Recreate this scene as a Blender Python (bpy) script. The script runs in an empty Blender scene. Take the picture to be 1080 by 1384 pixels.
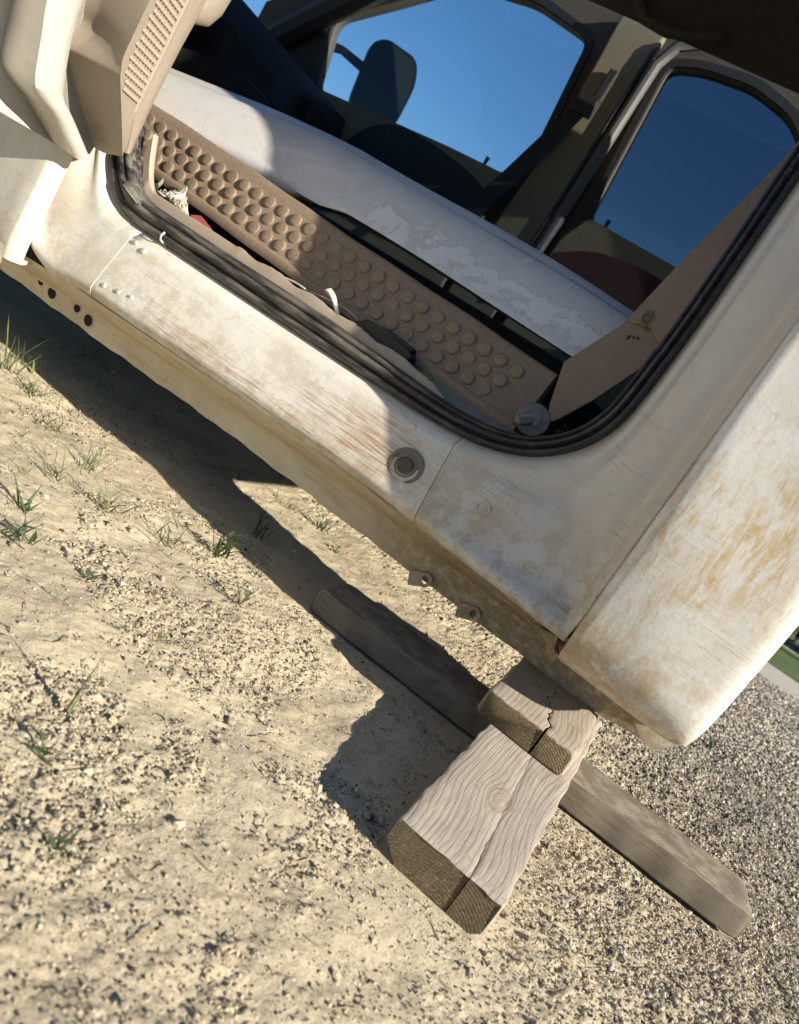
import bpy, bmesh, math, random
import numpy as np
from mathutils import Vector, Matrix
from mathutils.geometry import tessellate_polygon

R = math.radians
random.seed(7)
rng = np.random.default_rng(11)
sc = bpy.context.scene
col = sc.collection

# ------------------------------------------------------------------ camera
CAM = Vector((0.0, -1.1, 0.5))
PITCH, HEAD, ROLL = R(-10.4), R(17.6), R(33.0)
fwd = Vector((-math.sin(HEAD) * math.cos(PITCH), math.cos(HEAD) * math.cos(PITCH), math.sin(PITCH)))
rgt0 = Vector((math.cos(HEAD), math.sin(HEAD), 0))
up0 = rgt0.cross(fwd)
rgt = rgt0 * math.cos(ROLL) + up0 * math.sin(ROLL)
upv = up0 * math.cos(ROLL) - rgt0 * math.sin(ROLL)
cd = bpy.data.cameras.new('camera')
cam = bpy.data.objects.new('camera', cd)
col.objects.link(cam)
cam.matrix_world = Matrix((
    (rgt.x, upv.x, -fwd.x, CAM.x),
    (rgt.y, upv.y, -fwd.y, CAM.y),
    (rgt.z, upv.z, -fwd.z, CAM.z),
    (0, 0, 0, 1)))
cd.sensor_fit = 'HORIZONTAL'
cd.sensor_width = 36.0
cd.lens = 36.0
cd.clip_start = 0.02
cd.clip_end = 2000
cd.dof.use_dof = True
cd.dof.focus_distance = 1.35
cd.dof.aperture_fstop = 8.0
sc.camera = cam

# ------------------------------------------------------------------ sky, sun, exposure
SUN_EL, SUN_AZ = 25.5, 12.0          # azimuth measured from the truck's rearward axis towards the camera side
w = bpy.data.worlds.new('World')
sc.world = w
w.use_nodes = True
wn = w.node_tree
for n in list(wn.nodes):
    wn.nodes.remove(n)
sky = wn.nodes.new('ShaderNodeTexSky')
sky.sky_type = 'NISHITA'
sky.sun_disc = False
sky.sun_elevation = R(SUN_EL)
sky.sun_rotation = R(90 + SUN_AZ)
sky.air_density = 1.0
sky.dust_density = 0.1
sky.ozone_density = 5.0
bg = wn.nodes.new('ShaderNodeBackground')
bg.inputs['Strength'].default_value = 0.056
wo = wn.nodes.new('ShaderNodeOutputWorld')
hs = wn.nodes.new('ShaderNodeHueSaturation')
hs.inputs['Saturation'].default_value = 1.12
wn.links.new(sky.outputs[0], hs.inputs['Color'])
wn.links.new(hs.outputs[0], bg.inputs[0])
wn.links.new(bg.outputs[0], wo.inputs[0])
ld = bpy.data.lights.new('sun', 'SUN')
ld.energy = 5.0
ld.angle = R(0.53)
ld.color = (1.0, 0.93, 0.81)
sun = bpy.data.objects.new('sun', ld)
col.objects.link(sun)
sv = Vector((math.cos(R(SUN_EL)) * math.cos(R(SUN_AZ)), -math.cos(R(SUN_EL)) * math.sin(R(SUN_AZ)), math.sin(R(SUN_EL))))
sun.rotation_euler = sv.to_track_quat('Z', 'Y').to_euler()
sun.location = sv * 20
vs = sc.view_settings
vs.view_transform = 'Standard'
vs.look = 'None'
vs.exposure = 1.02
vs.gamma = 1.0
vs.use_curve_mapping = False
sc.cycles.max_bounces = 8
sc.cycles.transparent_max_bounces = 12

# ------------------------------------------------------------------ node helper
class NT:
    def __init__(s, name, rough=0.6):
        s.m = bpy.data.materials.new(name)
        s.m.use_nodes = True
        s.t = s.m.node_tree
        s.b = s.t.nodes['Principled BSDF']
        s.b.inputs['Roughness'].default_value = rough
        s.o = s.t.nodes['Material Output']
        s._pos = None
    def n(s, typ, **k):
        nd = s.t.nodes.new(typ)
        for a, b in k.items():
            setattr(nd, a, b)
        return nd
    def link(s, a, b):
        s.t.links.new(a, b)
    def put(s, sock, v):
        if v is None:
            return
        if hasattr(v, 'is_output') or isinstance(v, bpy.types.NodeSocket):
            s.link(v, sock)
        elif isinstance(v, tuple) and len(v) == 3 and sock.type == 'RGBA':
            sock.default_value = (*v, 1)
        else:
            sock.default_value = v
    def pos(s):
        if s._pos is None:
            s._pos = s.n('ShaderNodeNewGeometry')
        return s._pos.outputs['Position']
    def obj(s):
        return s.n('ShaderNodeTexCoord').outputs['Object']
    def objn(s):
        return s.n('ShaderNodeTexCoord').outputs['Normal']
    def sep(s, v):
        nd = s.n('ShaderNodeSeparateXYZ'); s.put(nd.inputs[0], v); return nd.outputs
    def comb(s, x, y, z):
        nd = s.n('ShaderNodeCombineXYZ')
        for i, v in enumerate((x, y, z)):
            s.put(nd.inputs[i], v)
        return nd.outputs[0]
    def math(s, op, a, b=None, c=None, clamp=False):
        nd = s.n('ShaderNodeMath', operation=op, use_clamp=clamp)
        s.put(nd.inputs[0], a)
        if b is not None: s.put(nd.inputs[1], b)
        if c is not None: s.put(nd.inputs[2], c)
        return nd.outputs[0]
    def mapping(s, v, loc=(0, 0, 0), rot=(0, 0, 0), scale=(1, 1, 1)):
        nd = s.n('ShaderNodeMapping'); s.put(nd.inputs[0], v)
        nd.inputs['Location'].default_value = loc
        nd.inputs['Rotation'].default_value = rot
        nd.inputs['Scale'].default_value = scale
        return nd.outputs[0]
    def noise(s, v, scale=5, detail=4, rough=0.55, dist=0.0, color=False):
        nd = s.n('ShaderNodeTexNoise'); s.put(nd.inputs['Vector'], v)
        nd.inputs['Scale'].default_value = scale
        nd.inputs['Detail'].default_value = detail
        nd.inputs['Roughness'].default_value = rough
        nd.inputs['Distortion'].default_value = dist
        return nd.outputs['Color' if color else 'Fac']
    def voro(s, v, scale=5, feature='F1', out='Distance'):
        nd = s.n('ShaderNodeTexVoronoi', feature=feature); s.put(nd.inputs['Vector'], v)
        nd.inputs['Scale'].default_value = scale
        return nd.outputs[out]
    def ramp(s, f, *stops):
        nd = s.n('ShaderNodeMapRange', interpolation_type='SMOOTHSTEP')
        s.put(nd.inputs[0], f)
        a, b = stops[0], stops[1]
        nd.inputs[1].default_value = a; nd.inputs[2].default_value = b
        nd.inputs[3].default_value = stops[2] if len(stops) > 2 else 0.0
        nd.inputs[4].default_value = stops[3] if len(stops) > 3 else 1.0
        return nd.outputs[0]
    def mix(s, f, a, b, mode='MIX'):
        nd = s.n('ShaderNodeMix', data_type='RGBA', blend_type=mode)
        s.put(nd.inputs[0], f); s.put(nd.inputs[6], a); s.put(nd.inputs[7], b)
        return nd.outputs[2]
    def bump(s, h, strength=0.3, dist=0.01, normal=None):
        nd = s.n('ShaderNodeBump')
        nd.inputs['Strength'].default_value = strength
        nd.inputs['Distance'].default_value = dist
        s.put(nd.inputs['Height'], h)
        if normal is not None: s.put(nd.inputs['Normal'], normal)
        return nd.outputs[0]
    def attr(s, name):
        return s.n('ShaderNodeAttribute', attribute_name=name).outputs['Color']
    def done(s, color=None, rough=None, normal=None, metal=None, spec=None, coat=None):
        s.put(s.b.inputs['Base Color'], color)
        s.put(s.b.inputs['Roughness'], rough)
        s.put(s.b.inputs['Normal'], normal)
        s.put(s.b.inputs['Metallic'], metal)
        s.put(s.b.inputs['Specular IOR Level'], spec)
        s.put(s.b.inputs['Coat Weight'], coat)
        return s.m

M = {}

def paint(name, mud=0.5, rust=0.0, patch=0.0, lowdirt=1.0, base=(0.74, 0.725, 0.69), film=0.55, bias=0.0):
    t = NT(name)
    P = t.pos()
    x, y, z = t.sep(P)
    n1 = t.noise(P, 4.0, 8, 0.60)
    n2 = t.noise(P, 24, 9, 0.72)
    n3 = t.noise(P, 160, 5, 0.75)
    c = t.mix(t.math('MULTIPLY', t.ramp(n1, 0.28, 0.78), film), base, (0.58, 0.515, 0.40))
    c = t.mix(t.math('MULTIPLY', t.ramp(n2, 0.50, 0.72), 0.16), c, (0.52, 0.44, 0.31))
    c = t.mix(t.math('MULTIPLY', t.ramp(n3, 0.50, 0.75), 0.30), c, (0.46, 0.39, 0.28))
    # mud film near the bottom of the body, broken up by noise
    low = t.ramp(z, 0.50, 0.23)
    f = t.math('MULTIPLY', low, t.ramp(t.math('ADD', t.math('MULTIPLY', n2, 0.55), t.math('ADD', t.math('MULTIPLY', n1, 0.35), t.math('MULTIPLY', n3, 0.2))), 0.485 - bias, 0.62 - bias))
    c = t.mix(t.math('MULTIPLY', f, lowdirt), c, (0.36, 0.255, 0.135))
    # slanting hairline scratches with dried mud, in two directions
    brk = t.noise(P, 7, 4, 0.65)
    sm = None
    for ang, sx, sz, lo in ((-24, 12, 330, 0.56), (-15, 9, 210, 0.575), (50, 10, 190, 0.60)):
        sp = t.mapping(P, loc=(ang * .1, 0, 0), rot=(0, R(ang), 0), scale=(sx, 40, sz))
        st = t.noise(sp, 1.0, 6, 0.7, 0.6)
        q = t.math('MULTIPLY', t.ramp(st, lo, lo + 0.10), t.ramp(brk, 0.40, 0.60))
        sm = q if sm is None else t.math('MAXIMUM', sm, q)
    c = t.mix(t.math('MULTIPLY', t.math('MULTIPLY', sm, t.ramp(z, 0.72, 0.48)), mud), c, (0.34, 0.225, 0.115))
    if rust:
        # rusty scrapes on the rocker
        for cx, cz, rx, rz, k in ((-0.585, 0.312, 0.14, 0.06, 0.8), (-0.86, 0.275, 0.22, 0.03, 0.8), (-0.50, 0.33, 0.10, 0.06, 0.7)):
            dx = t.math('DIVIDE', t.math('SUBTRACT', x, cx), rx)
            dz = t.math('DIVIDE', t.math('SUBTRACT', z, cz), rz)
            g = t.math('SUBTRACT', 1.0, t.math('ADD', t.math('MULTIPLY', dx, dx), t.math('MULTIPLY', dz, dz)), clamp=True)
            sp2 = t.mapping(P, loc=(cx, 0, 0), rot=(0, R(-19), 0), scale=(10, 30, 380))
            st2 = t.noise(sp2, 1.0, 7, 0.72, 0.7)
            c = t.mix(t.math('MULTIPLY', t.math('MULTIPLY', t.ramp(st2, 0.46, 0.58), t.ramp(t.math('ADD', g, t.math('MULTIPLY', t.math('SUBTRACT', n2, 0.5), 0.8)), 0.02, 0.6)), rust * k * 0.85), c, (0.31, 0.175, 0.08))
    if patch:
        pm = t.ramp(t.noise(t.mapping(P, loc=(3.1, 0, 1.7)), 5.5, 10, 0.70, 0.3), 0.42, 0.60)
        streak = t.noise(t.mapping(P, rot=(0, R(-38), 0), scale=(75, 60, 16)), 1.0, 8, 0.72, 0.9)
        pm2 = t.math('MULTIPLY', pm, t.ramp(streak, 0.36, 0.66))
        c = t.mix(t.math('MULTIPLY', pm2, patch), c, (0.50, 0.355, 0.15))
        blot = t.math('MULTIPLY', t.ramp(t.noise(P, 16, 10, 0.75, 0.5), 0.44, 0.62), t.ramp(z, 0.36, 0.25))
        c = t.mix(t.math('MULTIPLY', blot, 0.8), c, (0.40, 0.285, 0.145))
    # specks
    sk = t.voro(P, 130)
    skm = t.math('MULTIPLY', t.ramp(sk, 0.13, 0.07), t.ramp(t.noise(P, 14, 2), 0.52, 0.66))
    c = t.mix(t.math('MULTIPLY', skm, 0.75), c, (0.13, 0.09, 0.05))
    rg = t.ramp(n2, 0.35, 0.70, 0.34, 0.68)
    h = t.math('ADD', t.math('MULTIPLY', n3, 0.5), t.math('ADD', t.math('MULTIPLY', sm, 0.4), t.math('MULTIPLY', n2, 0.6)))
    return t.done(c, rg, t.bump(h, 0.2, 0.004), coat=0.08)

M['paint_rocker'] = paint('dirty_white_paint_rocker', 0.55, rust=1.0, base=(0.70, 0.675, 0.615), film=0.75, lowdirt=0.45)
M['paint_front'] = paint('dirty_white_paint', 0.25, film=0.75, base=(0.60, 0.585, 0.53), lowdirt=0.4)
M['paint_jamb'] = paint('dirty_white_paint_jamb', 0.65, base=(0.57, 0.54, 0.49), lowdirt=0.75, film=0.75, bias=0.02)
M['paint_quarter'] = paint('dirty_white_paint_quarter', 0.35, patch=1.0, lowdirt=0.45, film=0.75, base=(0.72, 0.70, 0.65))
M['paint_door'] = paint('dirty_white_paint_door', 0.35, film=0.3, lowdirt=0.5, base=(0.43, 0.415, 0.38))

def mudmat():
    t = NT('dried_mud_on_metal')
    P = t.pos(); x, y, z = t.sep(P)
    n1 = t.noise(P, 9, 6, 0.65); n2 = t.noise(P, 60, 5, 0.7)
    c = t.mix(t.ramp(n1, 0.35, 0.7), (0.56, 0.475, 0.335), (0.66, 0.58, 0.43))
    c = t.mix(t.math('MULTIPLY', t.ramp(x, -0.62, -0.25, 0.0, 0.85), t.ramp(n2, 0.15, 0.6)), c, (0.19, 0.135, 0.075))
    c = t.mix(t.math('MULTIPLY', t.ramp(n2, 0.54, 0.70), 0.25), c, (0.28, 0.21, 0.125))
    st = t.noise(t.mapping(P, scale=(6, 60, 60)), 1.0, 4, 0.6)
    c = t.mix(t.math('MULTIPLY', t.ramp(st, 0.5, 0.7), 0.4), c, (0.30, 0.21, 0.11))
    return t.done(c, 0.8, t.bump(t.math('ADD', n2, n1), 0.35, 0.004))
M['mud'] = mudmat()

def plastic(name, c0, c1, rough=0.62, dust=0.3, dustc=(0.40, 0.33, 0.24), bump=0.2, scale=1.0):
    t = NT(name)
    P = t.pos()
    n1 = t.noise(P, 12 * scale, 6, 0.65); n2 = t.noise(P, 160, 4, 0.7); n3 = t.noise(P, 420, 2, 0.6)
    c = t.mix(n1, c0, c1)
    c = t.mix(t.math('MULTIPLY', t.ramp(n2, 0.48, 0.68), dust), c, dustc)
    h = t.math('ADD', t.math('MULTIPLY', n3, 0.7), n2)
    return t.done(c, rough, t.bump(h, bump, 0.0015))
M['board'] = plastic('brown_step_plastic', (0.175, 0.125, 0.082), (0.235, 0.17, 0.115), 0.72, 0.40, (0.34, 0.265, 0.18), 0.4)
M['trim'] = plastic('tan_trim_plastic', (0.30, 0.235, 0.17), (0.37, 0.30, 0.225), 0.55, 0.3)
M['trim_dark'] = plastic('brown_pillar_plastic', (0.135, 0.10, 0.075), (0.165, 0.122, 0.092), 0.6, 0.25, (0.3, 0.23, 0.17))
M['trim_light'] = plastic('tan_door_plastic', (0.225, 0.183, 0.137), (0.28, 0.23, 0.175), 0.6, 0.4, (0.33, 0.275, 0.21))
M['olive'] = plastic('khaki_interior_plastic', (0.145, 0.128, 0.082), (0.175, 0.155, 0.10), 0.7, 0.15)
M['liner'] = plastic('grey_headliner_fabric', (0.045, 0.041, 0.033), (0.06, 0.054, 0.044), 0.95, 0.1)
M['black'] = plastic('black_plastic', (0.007, 0.0075, 0.008), (0.013, 0.014, 0.015), 0.6, 0.12, (0.06, 0.055, 0.05))
M['dash'] = plastic('dark_dash_plastic', (0.012, 0.014, 0.016), (0.020, 0.022, 0.025), 0.7, 0.1, (0.05, 0.05, 0.05))
M['maroon'] = plastic('dark_maroon_fabric', (0.04, 0.014, 0.012), (0.07, 0.03, 0.024), 0.9, 0.2, (0.1, 0.06, 0.05))
M['greystrip'] = plastic('grey_seal_strip', (0.065, 0.065, 0.06), (0.085, 0.085, 0.08), 0.6, 0.1)
M['underbody'] = plastic('dark_underbody_steel', (0.05, 0.043, 0.036), (0.08, 0.068, 0.054), 0.85, 0.4, (0.14, 0.11, 0.075))
M['greymetal'] = plastic('dusty_grey_metal', (0.15, 0.14, 0.13), (0.23, 0.21, 0.19), 0.6, 0.5, (0.33, 0.28, 0.22))

def rubber():
    t = NT('dusty_black_rubber')
    P = t.pos()
    n1 = t.noise(t.mapping(P, rot=(0, 0, 0), scale=(9, 60, 60)), 1.0, 6, 0.68)
    n2 = t.noise(P, 150, 4, 0.7)
    x, y, z = t.sep(P)
    geo = t.n('ShaderNodeNewGeometry')
    f = t.math('MULTIPLY', t.ramp(n1, 0.40, 0.66), t.ramp(x, -0.30, -0.75, 0.12, 0.80))
    c = t.mix(f, (0.014, 0.014, 0.016), (0.185, 0.165, 0.135))
    c = t.mix(t.math('MULTIPLY', t.ramp(n2, 0.58, 0.72), 0.4), c, (0.25, 0.21, 0.16))
    return t.done(c, t.ramp(n2, 0.3, 0.7, 0.35, 0.65), t.bump(n2, 0.2, 0.001))
M['rubber'] = rubber()

def panelmat():
    t = NT('peeling_silver_white_paint')
    P = t.pos(); x, y, z = t.sep(P)
    n1 = t.noise(P, 10, 6, 0.6)
    big = t.noise(t.mapping(P, scale=(1, 1.0, 1.2)), 21, 8, 0.62, 0.3)
    c = t.mix(n1, (0.60, 0.59, 0.575), (0.69, 0.68, 0.67))
    # band of flaked clear coat on the lower flank towards the rear
    dz = t.math('ABSOLUTE', t.math('SUBTRACT', z, t.math('ADD', 0.698, t.math('MULTIPLY', x, 0.01))))
    band = t.math('MULTIPLY', t.ramp(dz, 0.055, 0.012), t.ramp(x, -1.08, -0.85))
    edge = t.ramp(t.math('ADD', big, t.math('MULTIPLY', band, 0.17)), 0.615, 0.665)
    c = t.mix(t.math('MULTIPLY', edge, 0.55), c, (0.78, 0.77, 0.76))
    worn = t.math('MULTIPLY', t.ramp(t.math('ADD', big, t.math('MULTIPLY', band, 0.2)), 0.56, 0.64), t.math('SUBTRACT', 1.0, edge))
    c = t.mix(t.math('MULTIPLY', worn, 0.35), c, (0.46, 0.405, 0.325))
    dust = t.noise(P, 190, 3, 0.7)
    c = t.mix(t.math('MULTIPLY', t.ramp(dust, 0.56, 0.7), 0.3), c, (0.36, 0.30, 0.22))
    left = t.math('MULTIPLY', t.ramp(x, -1.1, -1.35), t.ramp(n1, 0.42, 0.6))
    c = t.mix(t.math('MULTIPLY', left, 0.45), c, (0.66, 0.60, 0.50))
    return t.done(c, t.ramp(n1, 0.3, 0.7, 0.28, 0.5), t.bump(t.math('ADD', t.math('MULTIPLY', edge, 0.7), t.math('MULTIPLY', dust, 0.3)), 0.25, 0.002), coat=0.2)
M['panel'] = panelmat()

def glass(name, tint, gloss=0.04):
    t = NT(name)
    t.t.nodes.remove(t.b)
    tr = t.n('ShaderNodeBsdfTransparent'); tr.inputs[0].default_value = (*tint, 1)
    gl = t.n('ShaderNodeBsdfGlossy'); gl.inputs['Roughness'].default_value = 0.02
    gl.inputs[0].default_value = (1, 1, 1, 1)
    mx = t.n('ShaderNodeMixShader'); mx.inputs[0].default_value = gloss
    t.link(tr.outputs[0], mx.inputs[1]); t.link(gl.outputs[0], mx.inputs[2])
    t.link(mx.outputs[0], t.o.inputs[0])
    return t.m
M['glass'] = glass('window_glass', (0.93, 0.98, 1.0), 0.02)
M['glass_tint'] = glass('privacy_glass', (0.46, 0.49, 0.52), 0.02)
def mirrormat():
    t = NT('mirror_glass')
    return t.done((0.004, 0.007, 0.007), 0.3, metal=0.0, spec=0.08)
M['mirror'] = mirrormat()
M['mirror_black'] = NT('mirror_black_plastic').done((0.003, 0.0035, 0.004), 0.8, spec=0.04)

def plain(name, c, rough=0.6, metal=0.0, sc_=60, var=0.35, bump=0.25):
    t = NT(name)
    P = t.pos()
    n = t.noise(P, sc_, 5, 0.65)
    c2 = tuple(v * (1 - var) for v in c)
    return t.done(t.mix(t.ramp(n, 0.3, 0.7), c2, c), rough, t.bump(n, bump, 0.002), metal=metal)
M['steel'] = plain('worn_zinc_steel', (0.40, 0.38, 0.35), 0.42, 0.9)
M['darksteel'] = plain('dull_dark_steel', (0.17, 0.16, 0.15), 0.55, 0.7)
M['rust'] = plain('rusty_brown_bracket', (0.20, 0.15, 0.10), 0.75, 0.2)
M['plug'] = plain('grey_brown_rubber_plug', (0.20, 0.165, 0.12), 0.7)
M['plug_core'] = plain('dark_rubber_plug_core', (0.105, 0.09, 0.068), 0.75)
M['hole'] = plain('dark_hole', (0.012, 0.010, 0.008), 0.9)
M['paper'] = plain('crumpled_white_paper', (0.66, 0.62, 0.54), 0.85)
M['red'] = plain('faded_red_plastic', (0.42, 0.075, 0.085), 0.6)
M['wire'] = plain('white_wire', (0.60, 0.56, 0.52), 0.5)
M['chrome'] = plain('bright_metal_clip', (0.70, 0.70, 0.72), 0.2, 0.9)
M['green_plastic'] = plain('green_plastic', (0.03, 0.14, 0.03), 0.5)
M['straw'] = plain('dry_straw', (0.50, 0.41, 0.245), 0.75)
M['strap'] = plain('dark_seat_belt', (0.018, 0.018, 0.018), 0.7)

# ------------------------------------------------------------------ mesh helpers
class MB:
    def __init__(s):
        s.v = []; s.f = []
    def add(s, vs, fs):
        o = len(s.v)
        s.v += [tuple(p) for p in vs]
        s.f += [tuple(i + o for i in f) for f in fs]
        return s
    def grid(s, rows, closed=False):
        nr, nc = len(rows), len(rows[0])
        fs = []
        for i in range(nr - 1):
            for j in range(nc - (0 if closed else 1)):
                k = (j + 1) % nc
                fs.append((i * nc + j, i * nc + k, (i + 1) * nc + k, (i + 1) * nc + j))
        return s.add([p for r in rows for p in r], fs)
    def box(s, a, b):
        (x0, y0, z0), (x1, y1, z1) = a, b
        return s.add([(x0, y0, z0), (x1, y0, z0), (x1, y1, z0), (x0, y1, z0), (x0, y0, z1), (x1, y0, z1), (x1, y1, z1), (x0, y1, z1)],
                     [(0, 3, 2, 1), (4, 5, 6, 7), (0, 1, 5, 4), (1, 2, 6, 5), (2, 3, 7, 6), (3, 0, 4, 7)])
    def tube(s, pts, r, n=8, cap=True):
        pts = [Vector(p) for p in pts]
        rr = r if isinstance(r, (list, tuple)) else [r] * len(pts)
        rows = []
        prev = None
        for i, p in enumerate(pts):
            d = (pts[min(i + 1, len(pts) - 1)] - pts[max(i - 1, 0)]).normalized()
            if prev is None:
                a = d.orthogonal().normalized()
            else:
                a = (prev - d * prev.dot(d)).normalized()
            prev = a
            b = d.cross(a)
            rows.append([p + (a * math.cos(t) + b * math.sin(t)) * rr[i] for t in [2 * math.pi * k / n for k in range(n)]])
        o = len(s.v)
        s.grid(rows, True)
        if cap:
            s.f.append(tuple(o + k for k in range(n)))
            e = o + (len(rows) - 1) * n
            s.f.append(tuple(e + k for k in reversed(range(n))))
        return s
    def prism(s, poly, fn, d):
        """poly: 2D outline; fn(u, v) -> Vector; d: thickness vector"""
        a = [fn(*p) for p in poly]
        d = Vector(d)
        b = [p + d for p in a]
        n = len(a)
        tr = tessellate_polygon([[Vector((p[0], p[1], 0)) for p in poly]])
        fs = [tuple(t) for t in tr] + [tuple(i + n for i in reversed(t)) for t in tr]
        fs += [(i, (i + 1) % n, (i + 1) % n + n, i + n) for i in range(n)]
        return s.add(a + b, fs)
    def holed(s, outer, holes, fn, d):
        loops = [outer] + holes
        flat = [p for l in loops for p in l]
        a = [fn(*p) for p in flat]
        d = Vector(d)
        n = len(a)
        tr = tessellate_polygon([[Vector((p[0], p[1], 0)) for p in l] for l in loops])
        fs = [tuple(t) for t in tr] + [tuple(i + n for i in reversed(t)) for t in tr]
        o = 0
        for l in loops:
            m = len(l)
            fs += [(o + i, o + (i + 1) % m, o + (i + 1) % m + n, o + i + n) for i in range(m)]
            o += m
        return s.add(a + [p + d for p in a], fs)
    def disc(s, c, nrm, prof, n=24):
        """lathe: prof list of (radius, height along normal)"""
        c = Vector(c); nrm = Vector(nrm).normalized()
        a = nrm.orthogonal().normalized(); b = nrm.cross(a)
        rows = []
        for r, h in prof:
            rows.append([c + nrm * h + (a * math.cos(t) + b * math.sin(t)) * max(r, 1e-5) for t in [2 * math.pi * k / n for k in range(n)]])
        o = len(s.v)
        s.grid(rows, True)
        return s

def catmull(pts, n):
    """resample a polyline of tuples with Catmull-Rom, n points per span"""
    P = [np.array(p, float) for p in pts]
    P = [2 * P[0] - P[1]] + P + [2 * P[-1] - P[-2]]
    out = []
    for i in range(1, len(P) - 2):
        for k in range(n):
            t = k / n
            p0, p1, p2, p3 = P[i - 1], P[i], P[i + 1], P[i + 2]
            out.append(0.5 * (2 * p1 + (p2 - p0) * t + (2 * p0 - 5 * p1 + 4 * p2 - p3) * t * t + (3 * p1 - p0 - 3 * p2 + p3) * t ** 3))
    out.append(P[-2])
    return out

def rounded(poly, r=0.03, n=5):
    """round the corners of a 2D polygon"""
    out = []
    m = len(poly)
    for i in range(m):
        a, b, c = [np.array(poly[k % m], float) for k in (i - 1, i, i + 1)]
        u = a - b; v = c - b
        lu, lv = np.linalg.norm(u), np.linalg.norm(v)
        q = min(r, lu * 0.45, lv * 0.45)
        p0 = b + u / lu * q; p1 = b + v / lv * q
        for k in range(n + 1):
            t = k / n
            out.append(tuple((1 - t) ** 2 * p0 + 2 * t * (1 - t) * b + t * t * p1))
    return out

def link_obj(name, me, parent=None, loc=(0, 0, 0)):
    o = bpy.data.objects.new(name, me)
    col.objects.link(o)
    o.location = loc
    if parent is not None:
        o.parent = parent
    return o

def wloc(o):
    v = Vector((0, 0, 0))
    while o is not None:
        v += Vector(o.location); o = o.parent
    return v

def build(name, mb, mat, parent=None, smooth=True, origin=None, bevel=0, auto=35, recalc=True):
    base = wloc(parent) if parent is not None else Vector((0, 0, 0))
    org = Vector(origin) if origin is not None else base
    me = bpy.data.meshes.new(name)
    me.from_pydata([tuple(Vector(p) - org) for p in mb.v], [], mb.f)
    me.materials.append(M[mat] if isinstance(mat, str) else mat)
    bm = bmesh.new(); bm.from_mesh(me)
    bmesh.ops.remove_doubles(bm, verts=bm.verts, dist=1e-5)
    if recalc:
        bmesh.ops.recalc_face_normals(bm, faces=bm.faces)
    if bevel:
        es = [e for e in bm.edges if len(e.link_faces) == 2 and e.calc_face_angle(0) > R(30)]
        bmesh.ops.bevel(bm, geom=es, offset=bevel, segments=2, affect='EDGES', profile=0.6)
    for f in bm.faces:
        f.smooth = smooth
    if smooth:
        for e in bm.edges:
            if len(e.link_faces) == 2 and e.calc_face_angle(0) > R(auto):
                e.smooth = False
    bm.to_mesh(me); bm.free()
    return link_obj(name, me, parent, org - base)

def empty(name, loc):
    o = bpy.data.objects.new(name, None)
    col.objects.link(o)
    o.location = loc
    o.empty_display_size = 0.1
    return o

def tag(o, label=None, cat=None, group=None, kind=None):
    if label: o['label'] = label
    if cat: o['category'] = cat
    if group: o['group'] = group
    if kind: o['kind'] = kind
    return o

# FFT noise textures, sampled bilinearly (periodic)
def specnoise(n, slope, seed, lo=1, hi=None):
    g = np.random.default_rng(seed)
    f = np.fft.fftfreq(n) * n
    kx, ky = np.meshgrid(f, f)
    k = np.hypot(kx, ky); k[0, 0] = 1
    a = k ** (-slope)
    a[k < lo] = 0
    if hi: a *= np.exp(-(k / hi) ** 4)
    z = np.fft.ifft2(np.fft.fft2(g.standard_normal((n, n))) * a).real
    return (z - z.mean()) / z.std()
def samp(tex, x, y, period):
    n = tex.shape[0]
    u = (np.asarray(x) / period * n) % n; v = (np.asarray(y) / period * n) % n
    i = np.floor(u).astype(int) % n; j = np.floor(v).astype(int) % n
    fu = u - np.floor(u); fv = v - np.floor(v)
    i1 = (i + 1) % n; j1 = (j + 1) % n
    return (tex[j, i] * (1 - fu) + tex[j, i1] * fu) * (1 - fv) + (tex[j1, i] * (1 - fu) + tex[j1, i1] * fu) * fv

TX1 = specnoise(512, 1.6, 3, 2, 120)
TX2 = specnoise(512, 1.1, 4, 8, 200)
TX3 = specnoise(512, 0.9, 5, 16, 220)
def sstep(a, b, x):
    t = np.clip((np.asarray(x, float) - a) / (b - a), 0, 1)
    return t * t * (3 - 2 * t)
def crumble(x, y):
    """0..1: where the ground is loose and crumbly, not smooth packed sand"""
    d = samp(TX1, x, y, 1.9) * 0.5 + samp(TX1, x + 0.7, y + 0.2, 0.75) * 0.35
    right = sstep(-0.15, 0.35, x + 0.35 * (y + 0.4))
    near = sstep(-0.30, -0.60, y)
    return np.clip(sstep(0.0, 0.55, d) * 0.9 + right * 0.9 + near * 0.45, 0, 1)
def gheight(x, y):
    x = np.asarray(x, float); y = np.asarray(y, float)
    far = sstep(1.45, 1.0, x) * sstep(1.8, 1.3, y) * sstep(-2.6, -2.1, x) * sstep(-1.2, -0.98, y)
    c = crumble(x, y)
    h = 0.0045 * samp(TX1, x, y, 2.4) + 0.0009 * samp(TX1, x, y, 0.6)
    rough = samp(TX2, x, y, 0.55)
    h = h + c * 0.0014 * np.maximum(rough, -1.0) + c * 0.0017 * samp(TX3, x, y, 0.24) + (1 - c) * 0.0005 * samp(TX3, x, y, 0.3)
    # flatten a little where the timber lies
    flat = np.exp(-(((x - 0.0) / 0.12) ** 4 + ((y + 0.0) / 0.35) ** 4)) + np.exp(-((x / 0.52) ** 6 + ((y - 0.305) / 0.11) ** 4))
    h = h * (1 - 0.75 * np.clip(flat, 0, 1)) - 0.002 * np.clip(flat, 0, 1)
    return h * far

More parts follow.
